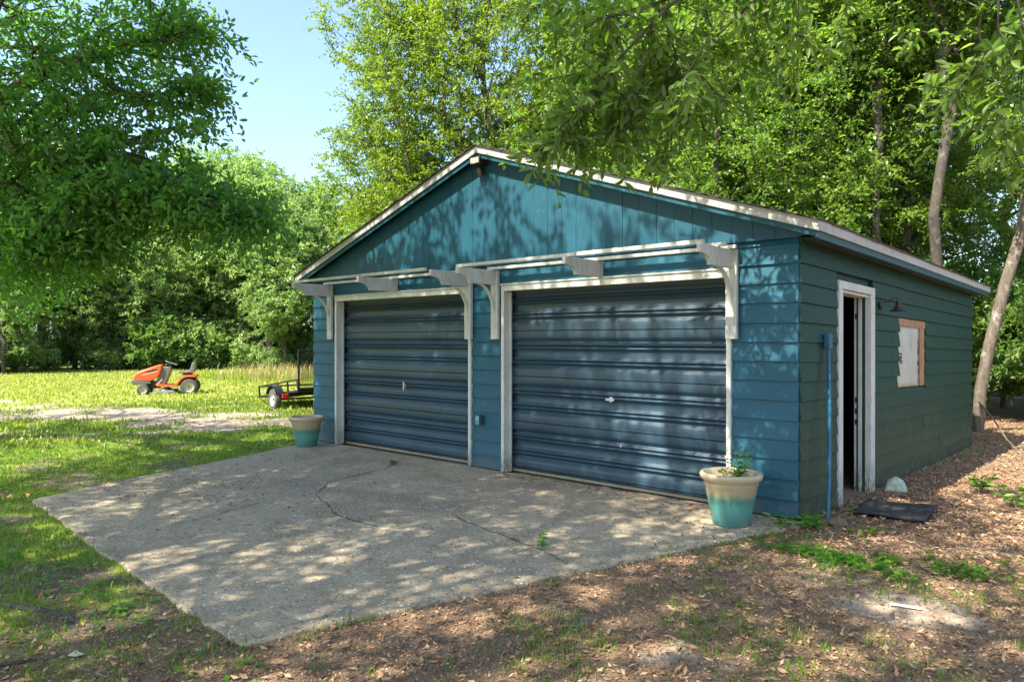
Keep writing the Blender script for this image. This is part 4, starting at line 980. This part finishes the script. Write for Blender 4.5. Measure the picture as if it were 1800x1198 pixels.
for s in (-1, 1):
    MB().add([(-.66, s*.262, .61), (-.25, s*.272, .735), (-.24, s*.272, .765), (-.28, s*.272, .79), (-.68, s*.262, .66)], [(0, 1, 2, 3, 4)]).build('side_vent', M['black_metal'], hood)
    MB().add([(-.70, s*.2635, .585), (-.245, s*.2735, .715), (-.25, s*.2735, .735), (-.66, s*.2635, .61)], [(0, 1, 2, 3)]).build('trim_strip', M['rim_white'], hood)
    xz([(-.915, .55), (-.80, .55), (-.74, .69), (-.84, .655)], s*.10-.07, s*.10+.07, 'headlight', 'lens', hood, .01)
xz([(-.95, .36), (-.93, .47), (-.60, .475), (-.44, .46), (-.42, .36), (-.50, .33), (-.85, .32)], -.26, .26, 'bumper', 'plastic_grey', mow, .02)
xz([(-.62, .20), (-.2, .20), (-.2, .42), (-.62, .42)], -.17, .17, 'engine', 'black_metal', mow)
xz([(-.14, .84), (.09, .83), (.12, .76), (-.04, .33), (-.35, .30), (-.22, .58)], -.21, .21, 'dash', 'plastic_grey', mow, .02)
MB().tube([(.02, 0, .80), (.09, 0, .93)], .02, 10).build('steering_column', M['black_metal'], mow, smooth=True)
sw_ = MB(); pth = []
for k in range(25):
    a = k/24*2*math.pi; pth.append((.10+.17*math.cos(a)*.92, .17*math.sin(a), .95-.17*math.cos(a)*.38))
sw_.tube(pth, .014, 8, False); sw_.tube([pth[0], (.10, 0, .93), pth[12]], .010, 6); sw_.tube([pth[6], (.10, 0, .93), pth[18]], .010, 6)
sw_.build('steering_wheel', M['plastic_grey'], mow, smooth=True)
xz([(-.28, .33), (.27, .30), (.27, .265), (-.24, .27)], -.42, .42, 'footrest', 'orange', mow, .012)
arc = [(.24, .30), (.30, .38), (.38, .49), (.47, .56), (.60, .59), (.83, .585), (.835, .535), (.60, .535), (.50, .51), (.42, .44), (.34, .33), (.29, .27)]
fen = xz(arc, -.46, .46, 'fender', 'orange', mow, .012)
xz([(.30, .28), (.80, .30), (.80, .53), (.55, .53), (.42, .45)], -.23, .23, 'chassis', 'black_metal', mow)
seat = xz([(.30, .655), (.31, .70), (.36, .715), (.50, .70), (.62, .73), (.66, .82), (.685, .93), (.71, .97), (.755, .975), (.79, .94), (.785, .80), (.76, .70), (.70, .645)], -.21, .21, 'seat', simple('grey_vinyl', (.13, .125, .115), .55), mow, .035)
xz([(.40, .585), (.70, .585), (.66, .65), (.44, .65)], -.14, .14, 'seat_bracket', 'black_metal', mow)
deck = xz([(-.40, .04), (-.36, .10), (-.20, .145), (.20, .155), (.27, .11), (.27, .03)], -.50, .44, 'mower_deck', 'deck_grey', mow, .03)
for y in (-.28, .22): MB().lathe([(.0, .06), (.10, .06), (.13, .0), (.0, 0)], 20, (-.05, y, .15)).build('blade_cover', M['deck_grey'], deck, smooth=True)
MB().tube([(-.25, -.40, .30), (-.10, -.40, .48)], .012, 8).build('lift_lever', M['zinc'], mow)
def wheel(parent, x, y, r_, w, side, rimm):
    t = MB(); t.lathe([(r_*.60, -w/2), (r_*.80, -w/2), (r_*.95, -w*.42), (r_, -w*.25), (r_, w*.25), (r_*.95, w*.42), (r_*.80, w/2), (r_*.60, w/2)], 28, (0, 0, 0), 'y')
    o = t.build('wheel', M['tyre'], parent, smooth=True, loc=(x, y, r_))
    b = MB(); b.lathe([(0, side*w*.20), (r_*.18, side*w*.22), (r_*.30, side*w*.12), (r_*.50, side*w*.20), (r_*.61, side*w*.44), (r_*.61, -side*w*.4), (0, -side*w*.3)], 28, (0, 0, 0), 'y'); b.build('rim', M[rimm], o, smooth=True)
    b = MB(); b.lathe([(0, side*w*.36), (r_*.09, side*w*.34), (r_*.11, side*w*.18), (0, side*w*.18)], 12, (0, 0, 0), 'y'); b.build('hub_cap', M['black_metal'], o, smooth=True)
    return o
for s in (-1, 1):
    wheel(mow, .63, s*.36, .245, .20, s, 'rim_cream'); wheel(mow, -.62, s*.34, .17, .14, s, 'rim_cream')
MB().tube([(-.62, -.32, .17), (-.62, .32, .17)], .02, 8).build('front_axle', M['black_metal'], mow)

# ================================================================== UTILITY TRAILER  (local x: rear = 0, runs to the tongue at -x)
tr = empty('utility_trailer', (-12.2, 2.44, -.05), R(-8)); tag(tr, 'black utility trailer with upright mesh ramp parked beyond the garage', 'trailer')
TI = R(6.6); WT = 1.5
def tl(x, y, z):                                                     # tongue rests on the ground: the bed tips forward
    dx, dz = x+.95, z-.40; return (-.95 + dx*math.cos(TI) - dz*math.sin(TI)*1, y, .40 + dx*math.sin(TI) + dz*math.cos(TI))
BL = 2.4
MB().box(-BL, 0, 0, .05, .36, .41).box(-BL, 0, WT-.05, WT, .36, .41).box(-.05, 0, .05, WT-.05, .36, .41).box(-BL, -BL+.05, .05, WT-.05, .36, .41).box(-1.3, -1.25, .05, WT-.05, .36, .41).build('bed_frame', M['black_metal'], tr, tl, bevel=.004)
for i in range(8):
    y0 = .055 + i*(WT-.11)/8; MB().box(-BL+.055, -.055, y0+.004, y0+(WT-.11)/8-.004, .39, .425).build('bed_plank', simple('grey_plank', (.16, .13, .10), .9), tr, tl)
for y in (0, WT-.04):
    MB().box(-BL, -.02, y, y+.04, .62, .66).build('side_rail', M['black_metal'], tr, tl, bevel=.004)
    for x in (-BL, -1.75, -1.2, -.62, -.06): MB().box(x, x+.04, y+.002, y+.038, .411, .619).build('rail_post', M['black_metal'], tr, tl, bevel=.003)
MB().box(-BL, -BL+.04, .041, WT-.041, .62, .66).build('front_rail', M['black_metal'], tr, tl, bevel=.004)
MB().tube([tl(-BL, .35, .38), tl(-BL-.9, WT/2, .36)], .03, 8).tube([tl(-BL, WT-.35, .38), tl(-BL-.9, WT/2, .36)], .03, 8).build('tongue', M['black_metal'], tr)
# ramp gate standing up at the rear
g_ = MB(); gz0, gz1 = .52, 1.42
g_.box(-.02, .02, .0, .04, gz0, gz1).box(-.02, .02, WT-.04, WT, gz0, gz1).box(-.02, .02, .041, WT-.041, gz1-.04, gz1).box(-.02, .02, .041, WT-.041, gz0, gz0+.04).box(-.016, .016, WT/2-.015, WT/2+.015, gz0+.041, gz1-.041)
gate = g_.build('ramp_gate', M['black_metal'], tr, bevel=.003)
mm = MB(); nz, ny = 22, 18                                           # expanded-metal mesh
for side_ in (0, 1):
    for i in range(-nz, ny+1):
        pts = []
        a0 = i/ny
        for (u0, v0, u1, v1) in ((a0, 0, a0 + nz/ny*1.0, 1),):
            # clip to unit square
            ta = max(0, (-u0)/(u1-u0)); tb = min(1, (1-u0)/(u1-u0))
            if tb <= ta: continue
            ua, va, ub, vb = u0+(u1-u0)*ta, ta, u0+(u1-u0)*tb, tb
            if side_: ua, ub = 1-ua, 1-ub
            Y0, Y1 = .04+ua*(WT-.08), .04+ub*(WT-.08); Z0, Z1 = gz0+.04+va*(gz1-gz0-.08), gz0+.04+vb*(gz1-gz0-.08)
            mm.tube([(0, Y0, Z0), (0, Y1, Z1)], .004, 4, False)
mm.build('mesh_panel', M['black_metal'], gate)
MB().tube([(-.95, -.16, .25), (-.95, WT+.16, .25)], .022, 8).build('axle', M['black_metal'], tr)
for y, s in ((-.15, -1), (WT+.15, 1)):
    wheel(tr, -.95, y, .255, .15, s, 'rim_white')
    fa = [(-.95+.33*math.cos(a), .255+.33*math.sin(a)) for a in [R(q) for q in range(20, 161, 14)]]
    fb = [(-.95+.315*math.cos(a), .255+.315*math.sin(a)) for a in [R(q) for q in range(20, 161, 14)]][::-1]
    b = MB(); b.prism(fa+fb, lambda p, q, t: (p, t, q), y-.10, y+.10); b.build('mudguard', M['black_metal'], tr)
    yl = -.11 if s < 0 else WT+.11
    MB().box(-.44, -.40, yl-.08, yl+.06, .31, .41).build('tail_light', M['red_lens'], tr, bevel=.01)
    MB().box(-.47, -.442, min(yl, 0 if s < 0 else WT)-.0, max(yl, 0 if s < 0 else WT)+.0, .33, .41).build('light_bracket', M['black_metal'], tr)
MB().box(-BL+.02, -BL+.08, -.022, -.001, .30, .34).build('side_marker', M['amber'], tr, tl)

# ================================================================== SMALL THINGS ON THE GROUND
mat_ = empty('rubber_mat', (.55, .75, -.05)); 
vs = []; fs = []; nx, ny = 10, 8; rr = random.Random(3)
for i in range(nx+1):
    for j in range(ny+1):
        u, v = i/nx, j/ny; x = -.42+u*.95 - .18*v; y = -.30+v*.62+.12*u
        z = .022 + .012*math.sin(u*5+v*3) + (.05*max(0, u-.8)*5*(1-v)*.4) + rr.uniform(-.002, .002); vs.append((x, y, z))
for i in range(nx):
    for j in range(ny): fs.append((i*(ny+1)+j, (i+1)*(ny+1)+j, (i+1)*(ny+1)+j+1, i*(ny+1)+j+1))
bpy.data.objects.remove(mat_)
mt = MB().add(vs, fs).build('rubber_mat', M['rubber'], None, smooth=True, loc=(.52, .98, float(gheight(np.array(.52), np.array(.98)))+.012)); mt.scale = (.62, 1.15, .8); mt.rotation_euler = (0, 0, -.1); tag(mt, 'black rubber mat lying crooked on leaves below the open door', 'mat')
so = mt.modifiers.new('t', 'SOLIDIFY'); so.thickness = .012; so.offset = 1
# broken block by the wall
import bmesh
bm = bmesh.new(); rr = random.Random(8)
pts = [(-.17, -.09, 0), (.15, -.11, 0), (.19, .09, 0), (-.12, .12, 0), (-.13, -.05, .12), (-.03, -.08, .22), (.11, -.02, .16), (.05, .08, .19), (-.09, .07, .15), (.17, .03, .06)]
for p in pts: bm.verts.new((p[0]+rr.uniform(-.01, .01), p[1]+rr.uniform(-.01, .01), p[2]))
bmesh.ops.convex_hull(bm, input=bm.verts); me = bpy.data.meshes.new('broken_block'); bm.to_mesh(me); bm.free()
me.materials.append(simple('mossy_block', (.38, .43, .33), .9, 0, .35, 14, .6)); ck = bpy.data.objects.new('broken_block', me); COL.objects.link(ck); ck.location = (.19, 2.3, float(gheight(np.array(.19), np.array(2.3)))-.005); ck.rotation_euler = (0, 0, .5); ck.scale = (.72, .72, .8)
tag(ck, 'pale green broken chunk of block against the wall by the door', 'block')
# plastic strip, scraps, stone
sk = MB().box(-.085, .085, -.011, .011, 0, .01).build('plastic_strip', simple('white_plastic', (.75, .75, .73), .4), None, loc=(1.255, -1.62, float(gheight(np.array(1.255), np.array(-1.62)))+.012), bevel=.003); sk.rotation_euler = (0.02, .03, R(18)); tag(sk, 'short white plastic strip lying on bare sandy ground', 'litter')
for (x, y, rz, c, lab) in ((-1.72, -5.22, .4, (.5, .47, .36), 'torn scrap of tan paper in the dirt below the slab corner'), (-2.45, -5.62, 1.2, (.42, .47, .52), 'tiny white and blue scrap lying in the dirt')):
    q = MB(); q.add([(-.035, -.02, 0), (.03, -.025, .008), (.037, .018, .002), (-.028, .022, .012)], [(0, 1, 2, 3)])
    o = q.build('paper_scrap', simple('scrap', c, .7), None, loc=(x, y, float(gheight(np.array(x), np.array(y)))+.012)); o.rotation_euler = (0, 0, rz); tag(o, lab, 'litter')
    so = o.modifiers.new('t', 'SOLIDIFY'); so.thickness = .002
for (x, y, s, lab) in ((-3.02, -5.28, .035, 'small pale round stone on the lawn by the exposed root'), (.28, .16, .085, 'brown rounded stone at the corner of the garage')):
    bm = bmesh.new(); bmesh.ops.create_icosphere(bm, subdivisions=2, radius=1); rr = random.Random(int(s*1000))
    for v_ in bm.verts: v_.co *= 1 + rr.uniform(-.13, .13); v_.co.z *= .6
    me = bpy.data.meshes.new('stone'); bm.to_mesh(me); bm.free(); me.materials.append(simple('stone', (.5, .48, .44) if s < .05 else (.16, .11, .075), .9, 0, .3, 9, .3))
    o = bpy.data.objects.new('stone', me); COL.objects.link(o); o.scale = (s, s*.85, s); o.location = (x, y, float(gheight(np.array(x), np.array(y)))+s*.3); tag(o, lab, 'stone')
# exposed roots in the lawn
def root_(pts, r_, lab):
    P_ = [Vector((x, y, float(gheight(np.array(x), np.array(y)))+.002)) for x, y in pts]; fine = []; rr = random.Random(len(pts)*7+int(r_*1e4))
    for a, c in zip(P_[:-1], P_[1:]):
        for k in range(6): q = a.lerp(c, k/6); fine.append(q + Vector((rr.uniform(-.012, .012), rr.uniform(-.012, .012), rr.uniform(-.006, .006))))
    fine.append(P_[-1]); n = len(fine)
    o = MB().tube(fine, [r_*(1-.75*i/n)*rr.uniform(.85, 1.15) for i in range(n)], 9).build('tree_root', M['bark'], None, smooth=True); tag(o, lab, 'root')
root_([(-4.6, -6.3), (-3.6, -5.72), (-3.0, -5.35), (-2.5, -5.12), (-2.0, -5.0)], .045, 'grey tree root snaking across the dirt towards the slab corner')
root_([(-2.3, -6.0), (-1.9, -5.55), (-1.75, -5.2)], .022, 'thin tree root half buried in the dirt below the slab corner')
# fallen twigs
def twig_(pts, r_, lab):
    o = MB().tube(pts, [r_*(1-.6*i/len(pts)) for i in range(len(pts))], 6).build('fallen_branch', M['bark_pale'], None, smooth=True); tag(o, lab, 'branch')
twig_([(.25, 6.6, .65), (.42, 6.75, .38), (.6, 6.6, .12), (.9, 6.2, -.12), (1.5, 5.9, -.17)], .014, 'thin bare branch leaning on the wall at the back corner')
twig_([(.5, 7.6, -.13), (1.2, 7.5, -.06), (1.9, 7.7, -.02), (2.6, 7.5, -.12)], .02, 'crooked dead branch lying on leaves behind the garage corner')
twig_([(.2, 2.5, -.10), (.5, 2.75, -.085), (.9, 2.8, -.09), (1.4, 3.1, -.10)], .012, 'dark thin stick lying along the wall past the broken block')
# ---- leafy plants: the weed in the pot, weeds at the corner
def weed(name, loc, stems, h, spread, ll, n_pairs, mat, label, cat='plant', lean=(0, 0), seed=1):
    rs = np.random.RandomState(seed); root = empty(name, loc); b = MB(); P_ = []; A = []
    for s in range(stems):
        a = rs.uniform(0, 6.28); sp = spread*rs.uniform(.3, 1); hh = h*rs.uniform(.5, 1); pts = []
        for k in range(6):
            t = k/5; pts.append((math.cos(a)*sp*t**1.3+lean[0]*t, math.sin(a)*sp*t**1.3+lean[1]*t, hh*t))
        b.tube(pts, [.005*(1-.7*k/5) for k in range(6)], 5)
        for k in range(n_pairs):
            t = .15+.85*(k+1)/n_pairs; j = min(4, int(t*5)); f = t*5-j; q = np.array(pts[j])*(1-f)+np.array(pts[min(5, j+1)])*f
            for m in range(2):
                an = k*1.57+m*3.14+rs.uniform(-.4, .4); P_.append(q); A.append((math.cos(an), math.sin(an), rs.uniform(-.1, .5)))
    b.build('stem', simple('green_stem', (.12, .2, .03), .6), root)
    P_ = np.array(P_); ax = unit(np.array(A)); up = unit(np.array([0, 0, 1.])+rs.normal(size=P_.shape)*.35); sd = unit(np.cross(up, ax)); nm = np.cross(ax, sd); l_ = ll*rs.uniform(.55, 1.2, (len(P_), 1)); w = l_*.42
    V = np.stack([P_, P_+ax*l_*.35+sd*w*.45+nm*w*.15, P_+ax*l_*.72+sd*w*.36+nm*w*.15, P_+ax*l_-nm*l_*.15, P_+ax*l_*.72-sd*w*.36+nm*w*.15, P_+ax*l_*.35-sd*w*.45+nm*w*.15], 1).reshape(-1, 3)
    F = (np.array([[0, 1, 2, 3], [0, 3, 4, 5]])[None]+(np.arange(len(P_))*6)[:, None, None]).reshape(-1, 4)
    mesh_np('leaves', V, F, M[mat], root, {'rnd': ('FACE', np.repeat(rs.rand(len(P_)), 2))}); tag(root, label, cat); return root
weed('pot_weed', (-.33, -.47, .36), 7, .30, .12, .055, 6, 'clover', 'leafy green weed growing out of the planted pot', seed=4)
weed('pot_weed', (-.43, -.50, .36), 6, .12, .14, .05, 4, 'leaf_bright', 'low yellowish sprigs spilling in the planted pot', seed=9)
weed('corner_weed', (-.02, -.33, -.01), 4, .13, .10, .07, 3, 'clover', 'broad-leaved weed sprouting between pot and garage corner', seed=5)
weed('corner_weed', (.12, -.12, -.05), 5, .16, .14, .10, 3, 'clover', 'grassy weed at the very corner of the garage', seed=6)
weed('corner_weed', (.30, .42, -.05), 2, .18, .03, .08, 1, 'clover', 'single round-leaved seedling by the foot of the blue pipe', seed=7)
weed('ground_weed', (.55, -.05, -.05), 4, .1, .12, .07, 2, 'clover', 'bright seedling in the leaves in front of the mat', seed=12)
weed('crack_weed', (-1.12, -2.2, 0), 3, .14, .05, .06, 4, 'clover', 'small weed growing from the end of the slab crack', seed=8)
weed('crack_weed', (-4.9, -.6, 0), 5, .07, .07, .05, 3, 'clover', 'low weeds growing in the crack before the shaded door', seed=10)
weed('ground_weed', (.9, 2.9, -.06), 6, .2, .3, .10, 4, 'clover', 'cluster of green seedlings on leaves along the side wall', seed=13)
weed('ground_weed', (1.35, 2.2, -.05), 6, .2, .25, .12, 3, 'clover', 'broad-leaved seedlings among leaves opposite the side door', seed=14)
